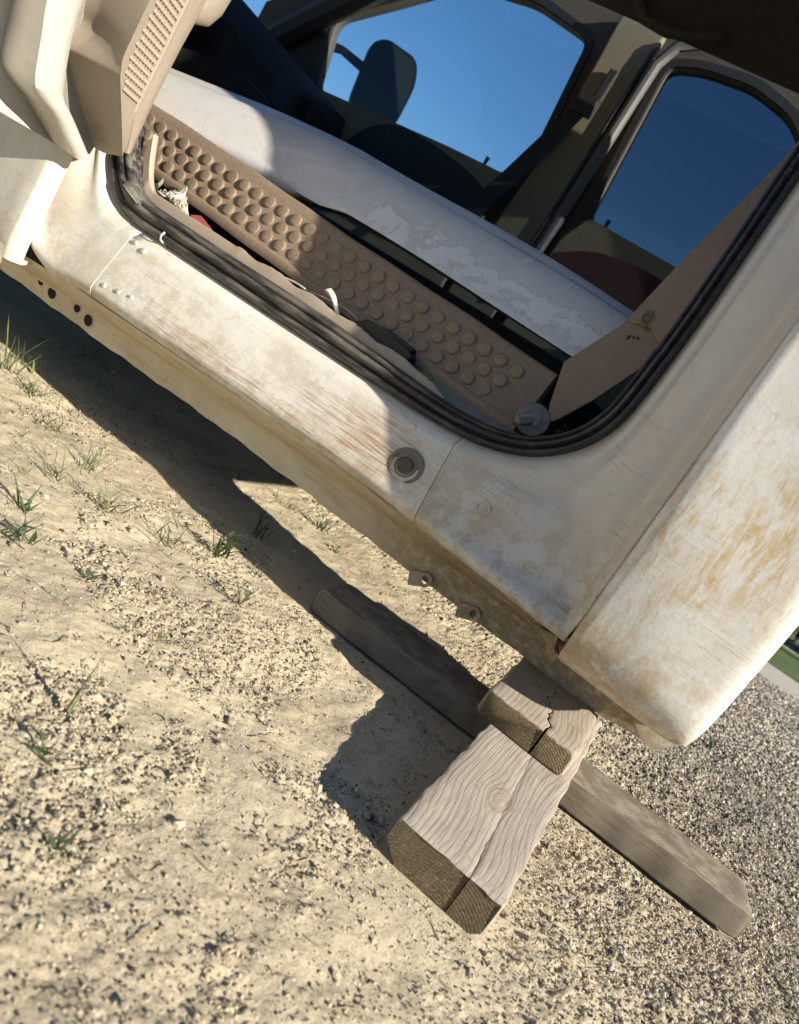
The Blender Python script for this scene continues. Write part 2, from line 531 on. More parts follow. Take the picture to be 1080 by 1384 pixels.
# ------------------------------------------------------------------ ground
def axis(segs):
    out = [segs[0][0]]
    for a, b, st in segs:
        n = max(1, int(round((b - a) / st)))
        out += list(np.linspace(a, b, n + 1)[1:])
    return np.array(out)
def geo_out(start, end, first, g=1.25):
    o = []; p = start; s = first
    while abs(p - start) < abs(end - start):
        p += s * (1 if end > start else -1); s *= g; o.append(p)
    return o
xs = axis([(-2.3, -1.0, 0.0075), (-1.0, 0.62, 0.0036), (0.62, 1.3, 0.010)])
ys = axis([(-1.00, -0.80, 0.006), (-0.80, -0.1, 0.0030), (-0.1, 0.5, 0.0045), (0.5, 1.6, 0.010)])
xs = np.array(list(reversed(geo_out(-2.3, -300, 0.02))) + list(xs) + geo_out(1.3, 300, 0.02))
ys = np.array(list(reversed(geo_out(-1.00, -300, 0.02))) + list(ys) + geo_out(1.6, 300, 0.02))
GX, GY = np.meshgrid(xs, ys)
GZ = gheight(GX, GY)
def grid_mesh(name, GX, GY, GZ, mat):
    ny, nx = GX.shape
    me = bpy.data.meshes.new(name)
    co = np.stack([GX, GY, GZ], -1).reshape(-1, 3).astype(np.float32)
    idx = np.arange(ny * nx).reshape(ny, nx)
    q = np.stack([idx[:-1, :-1], idx[:-1, 1:], idx[1:, 1:], idx[1:, :-1]], -1).reshape(-1, 4)
    me.vertices.add(len(co)); me.vertices.foreach_set('co', co.ravel())
    me.loops.add(q.size); me.loops.foreach_set('vertex_index', q.ravel().astype(np.int32))
    me.polygons.add(len(q)); me.polygons.foreach_set('loop_start', np.arange(0, q.size, 4, dtype=np.int32))
    me.polygons.foreach_set('use_smooth', np.ones(len(q), bool))
    me.update()
    me.materials.append(mat)
    return me
def groundmat():
    t = NT('pale_sandy_ground')
    P = t.pos(); x, y, z = t.sep(P)
    n1 = t.noise(P, 3.2, 5, 0.6); n2 = t.noise(P, 30, 5, 0.65); n3 = t.noise(P, 300, 4, 0.75); n4 = t.noise(P, 900, 2, 0.6)
    c = t.mix(t.ramp(n1, 0.35, 0.65), (0.46, 0.385, 0.262), (0.55, 0.47, 0.325))
    c = t.mix(t.math('MULTIPLY', t.ramp(n2, 0.52, 0.72), 0.5), c, (0.37, 0.32, 0.235))
    c = t.mix(t.math('MULTIPLY', t.ramp(n3, 0.51, 0.70), 0.7), c, (0.19, 0.155, 0.11))
    c = t.mix(t.math('MULTIPLY', t.ramp(n3, 0.47, 0.33), 0.6), c, (0.66, 0.58, 0.42))
    # grey gravel ground to the right of the truck
    g = t.ramp(t.math('ADD', x, t.math('MULTIPLY', y, 0.25)), 0.15, 0.75)
    gc = t.mix(t.ramp(n3, 0.38, 0.6), (0.34, 0.315, 0.28), (0.085, 0.078, 0.07))
    c = t.mix(t.math('MULTIPLY', g, 0.8), c, gc)
    h = t.math('ADD', t.math('MULTIPLY', n3, 1.0), t.math('MULTIPLY', n4, 0.5))
    return t.done(c, 0.95, t.bump(h, 0.55, 0.004), spec=0.2)
M['ground'] = groundmat()
ground = link_obj('ground', grid_mesh('ground', GX, GY, GZ, M['ground']))
tag(ground, kind='structure')

# loose crumbs and gravel: real geometry, one object
def ico():
    t = (1 + 5 ** .5) / 2
    v = np.array([(-1, t, 0), (1, t, 0), (-1, -t, 0), (1, -t, 0), (0, -1, t), (0, 1, t), (0, -1, -t), (0, 1, -t), (t, 0, -1), (t, 0, 1), (-t, 0, -1), (-t, 0, 1)], float)
    v /= np.linalg.norm(v[0])
    f = np.array([(0, 11, 5), (0, 5, 1), (0, 1, 7), (0, 7, 10), (0, 10, 11), (1, 5, 9), (5, 11, 4), (11, 10, 2), (10, 7, 6), (7, 1, 8), (3, 9, 4), (3, 4, 2), (3, 2, 6), (3, 6, 8), (3, 8, 9), (4, 9, 5), (2, 4, 11), (6, 2, 10), (8, 6, 7), (9, 8, 1)])
    return v, f
IV, IF = ico()
def scatter(name, px, py, size, colr, mat, sink=0.22, flat=(0.55, 1.05), smooth=False):
    n = len(px)
    var = IV[None] * (1 + rng.uniform(-0.32, 0.32, (n, 12, 1)))
    s = size[:, None] * np.stack([rng.uniform(0.75, 1.3, n), rng.uniform(0.65, 1.05, n), rng.uniform(*flat, n)], -1)
    var = var * s[:, None, :]
    a = rng.uniform(0, 6.283, n); tl = rng.normal(0, 0.35, n)
    ca, sa, ct, st = np.cos(a), np.sin(a), np.cos(tl), np.sin(tl)
    X = var[..., 0]; Y = var[..., 1]; Z = var[..., 2]
    X, Z = X * ct[:, None] + Z * st[:, None], -X * st[:, None] + Z * ct[:, None]
    X, Y = X * ca[:, None] - Y * sa[:, None], X * sa[:, None] + Y * ca[:, None]
    gz = gheight(px, py) + size * s[:, 2] / size * (1 - 2 * sink) * 0.6
    co = np.stack([X + px[:, None], Y + py[:, None], Z + gz[:, None]], -1).reshape(-1, 3).astype(np.float32)
    fs = (IF[None] + (np.arange(n) * 12)[:, None, None]).reshape(-1, 3)
    me = bpy.data.meshes.new(name)
    me.vertices.add(len(co)); me.vertices.foreach_set('co', co.ravel())
    me.loops.add(fs.size); me.loops.foreach_set('vertex_index', fs.ravel().astype(np.int32))
    me.polygons.add(len(fs)); me.polygons.foreach_set('loop_start', np.arange(0, fs.size, 3, dtype=np.int32))
    me.polygons.foreach_set('use_smooth', np.full(len(fs), smooth))
    me.update()
    ca_ = me.color_attributes.new('Col', 'FLOAT_COLOR', 'POINT')
    cc = np.repeat(np.concatenate([colr, np.ones((n, 1))], 1), 12, 0).astype(np.float32)
    ca_.data.foreach_set('color', cc.ravel())
    me.materials.append(mat)
    return link_obj(name, me)
def crumbmat():
    t = NT('sand_crumb_and_pebble')
    P = t.pos()
    n = t.noise(P, 500, 3, 0.7)
    c = t.mix(t.ramp(n, 0.35, 0.7), t.attr('Col'), t.mix(1.0, t.attr('Col'), (0.62, 0.58, 0.52), 'MULTIPLY'))
    return t.done(c, 0.92, t.bump(n, 0.5, 0.002), spec=0.25)
M['crumb'] = crumbmat()

def timber_clear(x, y):
    """False under the timber and plank"""
    a = (np.abs(x + 0.0) < 0.078) & (y > -0.242)
    b = (np.abs(x + 0.03) < 0.445) & (np.abs(y - 0.279 - 0.042 * (x + 0.468)) < 0.069)
    return ~(a | b)
def in_view(x, y):
    return (y > -0.95) & (y > 1.30 * x - 0.90) & (x > -2.2) & (y > -0.62 * (x + 0.2) - 1.0) & (y < 1.5 + 0.0 * x)
def points(n, x0, x1, y0, y1, dens):
    x = rng.uniform(x0, x1, n); y = rng.uniform(y0, y1, n)
    k = (rng.uniform(0, 1, n) < dens(x, y)) & in_view(x, y) & timber_clear(x, y)
    return x[k], y[k]
SAND = np.array([(0.53, 0.455, 0.315), (0.60, 0.52, 0.36), (0.47, 0.395, 0.275), (0.66, 0.58, 0.43), (0.34, 0.28, 0.20), (0.42, 0.365, 0.28), (0.50, 0.425, 0.30), (0.50, 0.43, 0.29), (0.44, 0.385, 0.285), (0.09, 0.075, 0.058)])
GREY = np.array([(0.40, 0.37, 0.32), (0.31, 0.285, 0.25), (0.50, 0.46, 0.40), (0.20, 0.185, 0.17), (0.55, 0.52, 0.46), (0.40, 0.345, 0.265), (0.10, 0.095, 0.09)])
def cols(n, pal):
    c = pal[rng.integers(0, len(pal), n)]
    return np.clip(c * rng.uniform(0.82, 1.15, (n, 1)), 0, 1)
# fine crumbs on the sand
px, py = points(420000, -1.8, 0.6, -0.95, 0.9, lambda x, y: np.clip(0.13 + 0.87 * crumble(x, y) ** 1.3, 0, 1) * np.clip(1.15 - 0.45 * np.hypot(x, y + 1.1), 0.25, 1))
sz = (0.0007 + 0.0019 * rng.random(len(px)) ** 2.2) * (0.75 + 0.2 * crumble(px, py)) + 0.0055 * (rng.random(len(px)) < 0.008) * rng.random(len(px))
pal = cols(len(px), SAND)
tag(scatter('sand_crumbs', px, py, sz, pal, M['crumb']), 'loose pale sand crumbs strewn over the packed sand', 'sand crumbs', kind='stuff')
# gravel to the right
px, py = points(300000, -0.35, 2.6, -0.55, 3.9, lambda x, y: sstep(0.05, 0.42, x + 0.18 * (y + 0.3) + 0.05 * samp(TX1, x, y, 0.8)) * np.clip(1.25 - 0.33 * np.hypot(x, y + 1.1), 0.12, 1) * 0.9)
# keep only what the camera side could see
sz = (0.0014 + 0.0028 * rng.random(len(px)) ** 1.8) * np.clip(0.75 + 0.25 * np.hypot(px, py + 1.1), 1, 1.9)
mixg = (rng.random(len(px)) < 0.3)[:, None]
pal = np.where(mixg, cols(len(px), SAND), cols(len(px), GREY))
tag(scatter('gravel', px, py, sz, pal, M['crumb'], sink=0.3), 'grey and tan fine gravel to the right of the blocks', 'gravel', kind='stuff')
print('PEBBLES', len(px))

n_ = 80000
gx = rng.uniform(0.15, 2.4, n_); gy = rng.uniform(1.4, 4.0, n_)
kk = (gx > 0.10 + 0.12 * gy) & (rng.random(n_) < np.clip(1.2 - 0.16 * gy, 0.3, 1))
gx, gy = gx[kk], gy[kk]
gs = (0.0035 + 0.0045 * rng.random(len(gx))) * (0.7 + 0.22 * gy)
tag(scatter('gravel', gx, gy, gs, np.where((rng.random(len(gx)) < 0.25)[:, None], cols(len(gx), SAND), cols(len(gx), GREY)), M['crumb'], sink=0.3), 'grey gravel stretching away behind the cab to the road', 'gravel', kind='stuff')

# further off: pale gravel road, verge and dark hedge
def strip(name, y0, y1, z, mat, x0=-40, x1=60, slope=0.06, n=80):
    mb = MB()
    xs_ = np.linspace(x0, x1, n)
    mb.grid([[(x, y0 + slope * (x - 1) + 0.05 * math.sin(x * 2.3) + 0.04 * math.sin(x * 5.1), z) for x in xs_], [(x, y1 + slope * (x - 1) + 0.07 * math.sin(x * 1.9 + 1), z) for x in xs_]])
    return build(name, mb, mat)
def roadmat():
    t = NT('pale_gravel_road'); P = t.pos()
    n = t.noise(P, 60, 5, 0.7); n2 = t.noise(P, 3, 3)
    c = t.mix(t.ramp(n, 0.3, 0.7), (0.36, 0.32, 0.265), (0.50, 0.455, 0.385))
    c = t.mix(t.math('MULTIPLY', t.ramp(n2, 0.5, 0.7), 0.3), c, (0.30, 0.265, 0.22))
    return t.done(c, 0.95, t.bump(n, 0.6, 0.02))
M['road'] = roadmat()
def lawnmat():
    t = NT('green_verge'); P = t.pos()
    n = t.noise(P, 40, 5, 0.7); n2 = t.noise(P, 2.2, 3)
    c = t.mix(n, (0.035, 0.075, 0.016), (0.085, 0.145, 0.032))
    c = t.mix(t.math('MULTIPLY', t.ramp(n2, 0.45, 0.7), 0.4), c, (0.16, 0.16, 0.06))
    return t.done(c, 0.9, t.bump(n, 0.8, 0.03))
M['lawn'] = lawnmat()
tag(strip('road', 3.75, 5.15, 0.006, 'road'), kind='structure')
tag(strip('verge', 5.0, 40.0, 0.010, 'lawn'), kind='structure')
tag(strip('kerb', 7.05, 7.25, 0.045, 'road'), kind='structure')

def leafmat(name, a, b):
    t = NT(name)
    oi = t.n('ShaderNodeObjectInfo')
    P = t.pos()
    n = t.noise(P, 25, 3)
    c = t.mix(t.ramp(n, 0.3, 0.7), a, b)
    t.done(c, 0.55)
    tl = t.n('ShaderNodeBsdfTranslucent')
    t.put(tl.inputs[0], c)
    mx = t.n('ShaderNodeMixShader'); mx.inputs[0].default_value = 0.3
    t.link(t.b.outputs[0], mx.inputs[1]); t.link(tl.outputs[0], mx.inputs[2]); t.link(mx.outputs[0], t.o.inputs[0])
    return t.m
M['grass'] = leafmat('green_grass_blade', (0.095, 0.125, 0.042), (0.17, 0.205, 0.08))
M['weed'] = leafmat('green_weed_leaf', (0.065, 0.10, 0.042), (0.12, 0.165, 0.075))
M['hedge'] = leafmat('dark_hedge_leaf', (0.010, 0.018, 0.010), (0.024, 0.036, 0.018))
M['drygrass'] = leafmat('dry_grass_blade', (0.34, 0.27, 0.14), (0.46, 0.38, 0.21))

hedge = empty('hedge', (3.2, 8.3, 0))
tag(hedge, 'dark green clipped hedge beyond the grass verge at the right edge', 'hedge')
mb = MB()
for k in range(15000):
    x = random.uniform(-7, 13); y = 8.3 + random.gauss(0, 0.45); z = random.uniform(0.02, 2.3)
    y += 0.25 * math.sin(x * 2.1) + 0.15 * math.sin(x * 5.3 + z)
    s = random.uniform(0.05, 0.11)
    a = Vector((random.gauss(0, 1), random.gauss(0, 1), random.gauss(0, 1))).normalized(); b = a.orthogonal().normalized()
    c0 = Vector((x, y, z))
    mb.add([c0 - a * s, c0 + b * s * .45, c0 + a * s, c0 - b * s * .45], [(0, 1, 2, 3)])
build('foliage', mb, 'hedge', hedge, smooth=False, recalc=False)
for k in range(14):
    x = -6.5 + k * 1.45 + random.uniform(-.3, .3)
    mb = MB().tube([(x, 8.3, -0.02), (x + .05, 8.3, 0.6), (x - .05, 8.35, 1.4)], [0.05, 0.04, 0.02], 6)
    build('stem', mb, 'underbody', hedge)

# ------------------------------------------------------------------ truck
truck = empty('pickup_truck', (-0.9, 1.0, 0.0))
tag(truck, 'dirty white pickup cab with its rear door open, propped on timber blocks', 'pickup truck')

TBZ = [0.48, 0.62, 0.85, 1.03, 1.26, 1.50, 1.80, 2.0]
TBY = [0.0, 0.010, 0.032, 0.066, 0.125, 0.205, 0.325, 0.42]
def tb(z):
    return float(np.interp(z, TBZ, TBY))
def zcrease(x):
    return float(np.interp(x, [-2.6, -1.46, -1.24, -0.63, -0.5, -0.38, 0.3], [0.20, 0.228, 0.243, 0.264, 0.266, 0.262, 0.262]))

# door opening contour (x, z), matching point on the outer edge of the jamb, pillar weight
PAIRS = [((-1.51, 1.74), (-1.56, 1.80), 1), ((-1.51, 1.2), (-1.56, 1.2), 1), ((-1.51, 0.68), (-1.56, 0.68), 1), ((-1.395, 0.535), (-1.46, 0.50), 1),
         ((-1.312, 0.440), (-1.41, 0.30), 0.4), ((-1.270, 0.413), (-1.33, 0.2375), 0.0), ((-1.230, 0.404), (-1.25, 0.2425), 0.0),
         ((-1.19, 0.402), (-1.19, 0.2465), 0), ((-0.881, 0.404), (-0.881, 0.256), 0), ((-0.59, 0.408), (-0.585, 0.265), 0), ((-0.47, 0.411), (-0.462, 0.266), 0),
         ((-0.397, 0.417), (-0.372, 0.262), 0.0), ((-0.335, 0.430), (-0.285, 0.262), 0.1), ((-0.275, 0.456), (-0.165, 0.262), 0.35),
         ((-0.228, 0.496), (-0.058, 0.262), 0.7), ((-0.198, 0.545), (-0.057, 0.42), 0.95), ((-0.184, 0.610), (-0.057, 0.57), 1), ((-0.180, 0.782), (-0.057, 0.77), 1),
         ((-0.186, 0.992), (-0.057, 0.99), 1), ((-0.200, 1.30), (-0.060, 1.30), 1), ((-0.235, 1.58), (-0.085, 1.60), 1), ((-0.29, 1.70), (-0.14, 1.80), 1)]
ctr = catmull([(a[0], a[1], b[0], b[1], wt) for a, b, wt in PAIRS], 8)
VR = [0, 0.03, 0.07, 0.12, 0.17, 0.22, 0.27, 0.33, 0.4, 0.5, 0.6, 0.7, 0.78, 0.84, 0.88, 0.92, 0.955, 0.98, 1.0]
def prof_rock(v):
    return float(np.interp(v, [0, 0.04, 0.09, 0.16, 0.24, 0.9, 0.96, 1.0], [0.224, 0.214, 0.200, 0.1915, 0.1885, 0.1625, 0.1620, 0.1655]))
def prof_pil(v):
    return float(np.interp(v, [0, 0.06, 0.14, 0.22, 0.32, 0.45, 0.62, 0.78, 0.85, 0.93, 1.0], [0.226, 0.216, 0.202, 0.208, 0.204, 0.190, 0.180, 0.178, 0.171, 0.122, 0.098]))
def rock_y(x, z):
    zc = zcrease(x)
    return prof_rock(min(1, max(0, (0.407 - z) / (0.407 - zc))))
def jamb(name, i0, i1, mat, proud=0.0, x_lo=None):
    rows = []
    for k in range(i0, i1 + 1):
        a0, a1, b0, b1, wt = ctr[k]
        wt = min(max(wt, 0), 1)
        if a0 > -0.42 and wt < 0.75: b1 = max(b1, 0.262)
        if a0 > -0.42: b0 = min(b0, -0.0565)
        r = []
        for v in VR:
            x = a0 + (b0 - a0) * v; z = a1 + (b1 - a1) * v
            y = prof_rock(v) * (1 - wt) + prof_pil(v) * wt + tb(z) - proud
            y += 0.007 * math.exp(-((v - 0.20) / 0.07) ** 2) * min(1, max(0, (x + 0.45) / 0.15)) * (1 - wt) - 0.006 * math.exp(-((v - 0.34) / 0.08) ** 2) * min(1, max(0, (x + 0.40) / 0.15))
            y += 0.0012 * math.sin(x * 31 + z * 17) * v * (1 - v) * 2
            r.append((x, y, z))
        if wt < 0.75:   # roll under the crease
            x, y, z = r[-1]
            for dy, dz in ((0.004, -0.005), (0.011, -0.010)):
                r.append((x, y + dy, z + dz))
        else:
            x, y, z = r[-1]
            r += [(x + 0.002, y, z), (x + 0.004, y + 0.002, z)]
        rows.append(r)
    if proud or i0:
        if i0:
            e = rows[0]; rows[0] = [(p[0] + 0.0011, p[1], p[2]) for p in e]
            rows.insert(0, [(p[0] + 0.0006, p[1] + 0.0012, p[2]) for p in e]); rows.insert(0, [(p[0] + 0.0004, p[1] + 0.006, p[2]) for p in e])
        e = rows[-1]; rows[-1] = [(p[0] - 0.0011, p[1], p[2]) for p in e]
        rows.append([(p[0] - 0.0006, p[1] + 0.0012, p[2]) for p in e]); rows.append([(p[0] - 0.0004, p[1] + 0.006, p[2]) for p in e])
    return build(name, MB().grid(rows), mat, truck, auto=60)
iA, iB = 7 * 8 - 0, 11 * 8
jfront = jamb('rocker_panel', 0, iA, 'paint_front', 0.0016)
jmid = jamb('rocker_panel', iA, iB, 'paint_rocker', 0.0)
jrear = jamb('cab_corner', iB, len(ctr) - 1, 'paint_jamb', 0.0018)
tag(jmid, 'dusty white middle rocker panel scraped with rusty streaks')
tag(jrear, 'shaded white door jamb curving up the rear pillar')

# under side of the rocker and pinch-weld flange, swept along the truck
rows = []
for x in np.linspace(-2.5, 0.168, 150):
    zc = zcrease(x) - 0.010
    zf = float(np.interp(x, [-1.58, -1.2, -0.87, 0.06, 0.168], [0.137, 0.143, 0.153, 0.153, 0.172])) + 0.0012 * math.sin(x * 37) + 0.0008 * math.sin(x * 91)
    y0 = 0.1765
    rows.append([(x, y0, zc), (x, y0 + 0.010, zc - 0.009), (x, y0 + 0.030, zc - 0.019), (x, y0 + 0.062, zc - 0.032), (x, y0 + 0.082, zc - 0.036), (x, y0 + 0.094, zc - 0.039), (x, y0 + 0.103, zc - 0.046), (x, y0 + 0.112, (zc - 0.05 + zf) / 2), (x, y0 + 0.1195, zf), (x, y0 + 0.1225, zf), (x, y0 + 0.1225, zf + 0.05), (x, 0.335, 0.24), (x, 0.335, 0.452)])
flange = build('rocker_flange', MB().grid(rows), 'mud', truck, auto=50)

# quarter panel behind the door opening, wrapping round the back corner
def xback(z):
    return float(np.interp(z, [0.20, 0.236, 0.30, 0.467, 0.7, 1.2, 1.9], [0.148, 0.168, 0.174, 0.181, 0.186, 0.18, 0.11]))
rows = []
zs = [0.218, 0.222, 0.228, 0.236, 0.246, 0.258, 0.272, 0.29] + list(np.linspace(0.32, 1.88, 40))
for z in zs:
    u = min(1.0, max(0.0, (0.29 - z) / 0.072))
    und = 0.085 * (1 - math.sqrt(max(0, 1 - u ** 2.2)))          # turns under at the bottom
    bul = -0.010 * math.sin(min(1, max(0, (z - 0.25) / 0.75)) * math.pi)
    yb = 0.087 + tb(z) + und + bul
    xb = xback(z)
    x0 = float(np.interp(z, [0.2, 1.3, 1.6, 1.9], [-0.053, -0.056, -0.081, -0.14]))
    r = [(x0 + 0.006, yb + 0.040, z), (x0 + 0.002, yb + 0.022, z), (x0 + 0.001, yb + 0.010, z), (x0 + 0.004, yb + 0.003, z), (x0 + 0.010, yb, z)]
    for t in np.linspace(0.08, 0.86, 12):
        x = x0 + (xb - x0) * t
        r.append((x, yb - 0.004 * math.sin(t * math.pi) + 0.0016 * math.sin(x * 23 + z * 11), z))
    r += [(xb - 0.020, yb + 0.001, z), (xb - 0.010, yb + 0.005, z), (xb - 0.003, yb + 0.013, z), (xb, yb + 0.026, z), (xb + 0.001, yb + 0.06, z), (xb + 0.001, max(yb + 0.1, 0.34 + tb(z)), z)]
    rows.append(r)
bot = rows[0]
rows = [[(p[0] * 0.97 + 0.002, min(0.34, p[1] + 0.05), 0.214) for p in bot], [(p[0] * 0.985, p[1] + 0.018, 0.215) for p in bot]] + rows
quarter = build('quarter_panel', MB().grid(rows), 'paint_quarter', truck, auto=60)
tag(quarter, 'sunlit white quarter panel stained with tan mud')

# bent lip under the back corner of the quarter and torn flap at its front corner
mb = MB().grid([[(0.095, 0.275, 0.205), (0.125, 0.272, 0.205), (0.150, 0.27, 0.205), (0.172, 0.268, 0.210)], [(0.097, 0.270, 0.190), (0.125, 0.262, 0.186), (0.150, 0.258, 0.184), (0.170, 0.258, 0.195)], [(0.105, 0.268, 0.177), (0.127, 0.258, 0.170), (0.148, 0.254, 0.170), (0.160, 0.255, 0.184)]])
build('bent_lip', mb, 'paint_quarter', truck, auto=80)
mb = MB().add([(-0.118, 0.196, 0.231), (-0.072, 0.180, 0.243), (-0.052, 0.196, 0.214), (-0.058, 0.200, 0.196), (-0.085, 0.215, 0.212), (-0.066, 0.172, 0.224)], [(0, 1, 5), (5, 1, 2), (5, 2, 3), (5, 3, 4), (0, 5, 4)])
build('bent_flap', mb, 'mud', truck, smooth=False)

# inner sill, cab floor, rear wall, roof
mb = MB()
rows = []
for x in np.linspace(-2.5, -0.2, 60):
    rows.append([(x, 0.245, 0.448), (x, 0.262, 0.452), (x, 0.285, 0.456 + 0.002 * math.sin(x * 13)), (x, 0.305, 0.470), (x, 0.330, 0.472), (x, 0.46, 0.458), (x, 1.0, 0.455), (x, 1.93, 0.455)])
mb.grid(rows)
build('floor_pan', mb, 'greymetal', truck, auto=60)
build('floor_underside', MB().box((-2.5, 0.33, 0.436), (-0.2, 1.93, 0.449)), 'underbody', truck, smooth=False)
build('rear_floor', MB().grid([[(-0.205, y, 0.455), (-0.10, y, 0.56), (0.18, y, 0.585)] for y in np.linspace(0.33, 1.95, 12)]), 'underbody', truck)
rw = MB().holed([(0.33, 0.545), (1.93, 0.545), (1.93, 1.2), (1.72, 1.86), (0.50, 1.86), (0.36, 1.2)], [rounded([(0.56, 1.24), (1.72, 1.24), (1.66, 1.76), (0.62, 1.76)], 0.06)], lambda y, z: Vector((0.185 - max(0, z - 1.2) * 0.12, y, z)), (0.012, 0, 0))
rearwall = build('rear_wall', rw, 'olive', truck, smooth=False)
build('rear_window', MB().prism([(0.55, 1.23), (1.73, 1.23), (1.67, 1.77), (0.61, 1.77)], lambda y, z: Vector((0.190 - max(0, z - 1.2) * 0.12, y, z)), (0.003, 0, 0)), 'glass_tint', rearwall, smooth=False)
rows = []
for x in np.linspace(-2.35, 0.16, 30):
    rows.append([(x, 0.40, 1.76), (x, 0.43, 1.84), (x, 0.50, 1.905), (x, 0.7, 1.945), (x, 1.05, 1.96), (x, 1.4, 1.945), (x, 1.6, 1.905), (x, 1.72, 1.85)])
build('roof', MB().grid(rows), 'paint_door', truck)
rows = [[(p[0], p[1] + (0.02 if p[1] < 1 else -0.02), p[2] - 0.03) for p in r] for r in rows]
build('headliner', MB().grid(rows), 'liner', truck)
# near roof rail over the door openings
build('roof_rail', MB().grid([[(x, 0.315, 1.735), (x, 0.33, 1.80), (x, 0.39, 1.80), (x, 0.42, 1.73)] for x in np.linspace(-2.3, -0.10, 20)], closed=True), 'paint_door', truck)

# weatherstrip round the opening
WPROF = [(-0.003, 0.226), (-0.001, 0.215), (0.004, 0.207), (0.010, 0.2045), (0.0155, 0.207), (0.0185, 0.2125), (0.0215, 0.208), (0.027, 0.2025), (0.034, 0.204), (0.0385, 0.2105), (0.0415, 0.207), (0.046, 0.206), (0.050, 0.2105), (0.053, 0.222), (0.053, 0.242), (0.0, 0.242)]
cp = np.array([c[:2] for c in ctr])
sl_ = np.concatenate([[0], np.cumsum(np.linalg.norm(np.diff(cp, axis=0), axis=1))])
uu = np.linspace(0, sl_[-1], 260)
cp = np.stack([np.interp(uu, sl_, cp[:, 0]), np.interp(uu, sl_, cp[:, 1])], 1)
for _ in range(3):
    cp[1:-1] = (cp[:-2] + cp[1:-1] * 2 + cp[2:]) / 4
tg = np.gradient(cp, axis=0); tg /= np.linalg.norm(tg, axis=1)[:, None]
for _ in range(8):
    tg[1:-1] = (tg[:-2] + tg[1:-1] * 2 + tg[2:]) / 4
tg /= np.linalg.norm(tg, axis=1)[:, None]
rows = []
for p, d in zip(cp, tg):
    nin = np.array((-d[1], d[0]))
    back = 0.05 * float(sstep(0.47, 0.60, p[1])) if p[0] < -1.0 else 0.0
    wf = float(np.interp(p[0], [-0.75, -0.30], [1.0, 0.64])) if p[1] < 0.7 else float(0.60 if p[0] > -1 else 1)
    rows.append([(p[0] + nin[0] * n_ * wf, y + tb(p[1]) + back, p[1] + nin[1] * n_ * wf) for n_, y in WPROF])
ws = build('weatherstrip', MB().grid(rows, True), 'rubber', truck, auto=70)
tag(ws, 'dusty black rubber door seal')
# joint clip and bright metal end clip on the seal
def on_seal(x, n_):
    k = min(range(8 * 5, len(ctr) - 60), key=lambda q: abs(ctr[q][0] - x))
    a = np.array(ctr[k - 1][:2]); b = np.array(ctr[k + 1][:2]); d = (b - a) / np.linalg.norm(b - a)
    p = np.array(ctr[k][:2]) + np.array((-d[1], d[0])) * n_
    return p, d
p, d = on_seal(-1.135, 0.0)
mb = MB()
mb.tube([(p[0], 0.222, p[1] - 0.002), (p[0], 0.198, p[1] + 0.004), (p[0] + 0.001, 0.193, p[1] + 0.012), (p[0] + 0.002, 0.197, p[1] + 0.021)], 0.0022, 6)
build('joint_clip', mb, 'wire', ws)
p, d = on_seal(-1.262, 0.045)
dv = Vector((d[0], 0, d[1])); nv = Vector((-d[1], 0, d[0]))
mb = MB()
c0 = Vector((p[0], 0.196, p[1]))
q = [c0 - dv * .028 - nv * .006, c0 + dv * .028 - nv * .006, c0 + dv * .03 + nv * .010, c0 - dv * .026 + nv * .010]
mb.add(q + [v + Vector((0, 0.012, 0)) for v in q], [(0, 1, 2, 3), (7, 6, 5, 4), (0, 4, 5, 1), (1, 5, 6, 2), (2, 6, 7, 3), (3, 7, 4, 0)])
build('end_clip', mb, 'chrome', ws, smooth=False, bevel=0.002)

# tan sill trim behind the seal, with a ragged upper edge
rows = []
xx = np.concatenate([np.linspace(-1.31, -1.24, 10), np.linspace(-1.235, -0.40, 110)])
for x in xx:
    lift = 0.10 * max(0, (-1.24 - x) / 0.07) ** 1.7
    rag = 0.0025 * math.sin(x * 61) * (x > -1.0) + 0.002 * random.random() * (x > -1.0)
    zt = 0.4755 + lift + rag - 0.006 * sstep(-0.8, -0.5, x) - 0.03 * sstep(-0.55, -0.42, x)
    rows.append([(x, 0.243, 0.440 + lift), (x, 0.243, zt - 0.004), (x, 0.246, zt), (x, 0.2565, zt - 0.0005), (x, 0.259, zt - 0.004), (x, 0.259, 0.44)])
build('sill_trim', MB().grid(rows), 'trim', truck, auto=50)

# pillar trims at the rear of the opening
LT = [(-0.352, 0.622), (-0.296, 0.740), (-0.246, 0.748), (-0.205, 0.735), (-0.223, 0.684), (-0.265, 0.588), (-0.300, 0.525), (-0.312, 0.515), (-0.328, 0.545)]
tr1 = build('pillar_trim', MB().prism(LT, lambda x, z: Vector((x, 0.335 - (x + 0.37) * 0.25 + tb(z), z)), (0, 0.012, 0)), 'trim_dark', truck, smooth=False, bevel=0.003)
UT = [(-0.300, 0.735), (-0.274, 0.90), (-0.246, 1.040), (-0.232, 1.16), (-0.19, 1.16), (-0.18, 0.9), (-0.19, 0.70), (-0.252, 0.742)]
tr2 = build('pillar_trim', MB().prism(UT, lambda x, z: Vector((x, 0.318 - (x + 0.30) * 0.5 + tb(z), z)), (0, 0.012, 0)), 'trim_dark', truck, smooth=False, bevel=0.003)
build('screw', MB().disc((-0.268, 0.2985 + tb(0.752), 0.752), (0.4, -1, 0.1), [(0.0145, -0.004), (0.0145, 0.0025), (0.011, 0.005), (0.0085, 0.005), (0.0075, 0.003), (0.0055, 0.003), (0.005, 0.0055), (0.0, 0.0055)], 20), 'olive', tr2)
mb = MB()
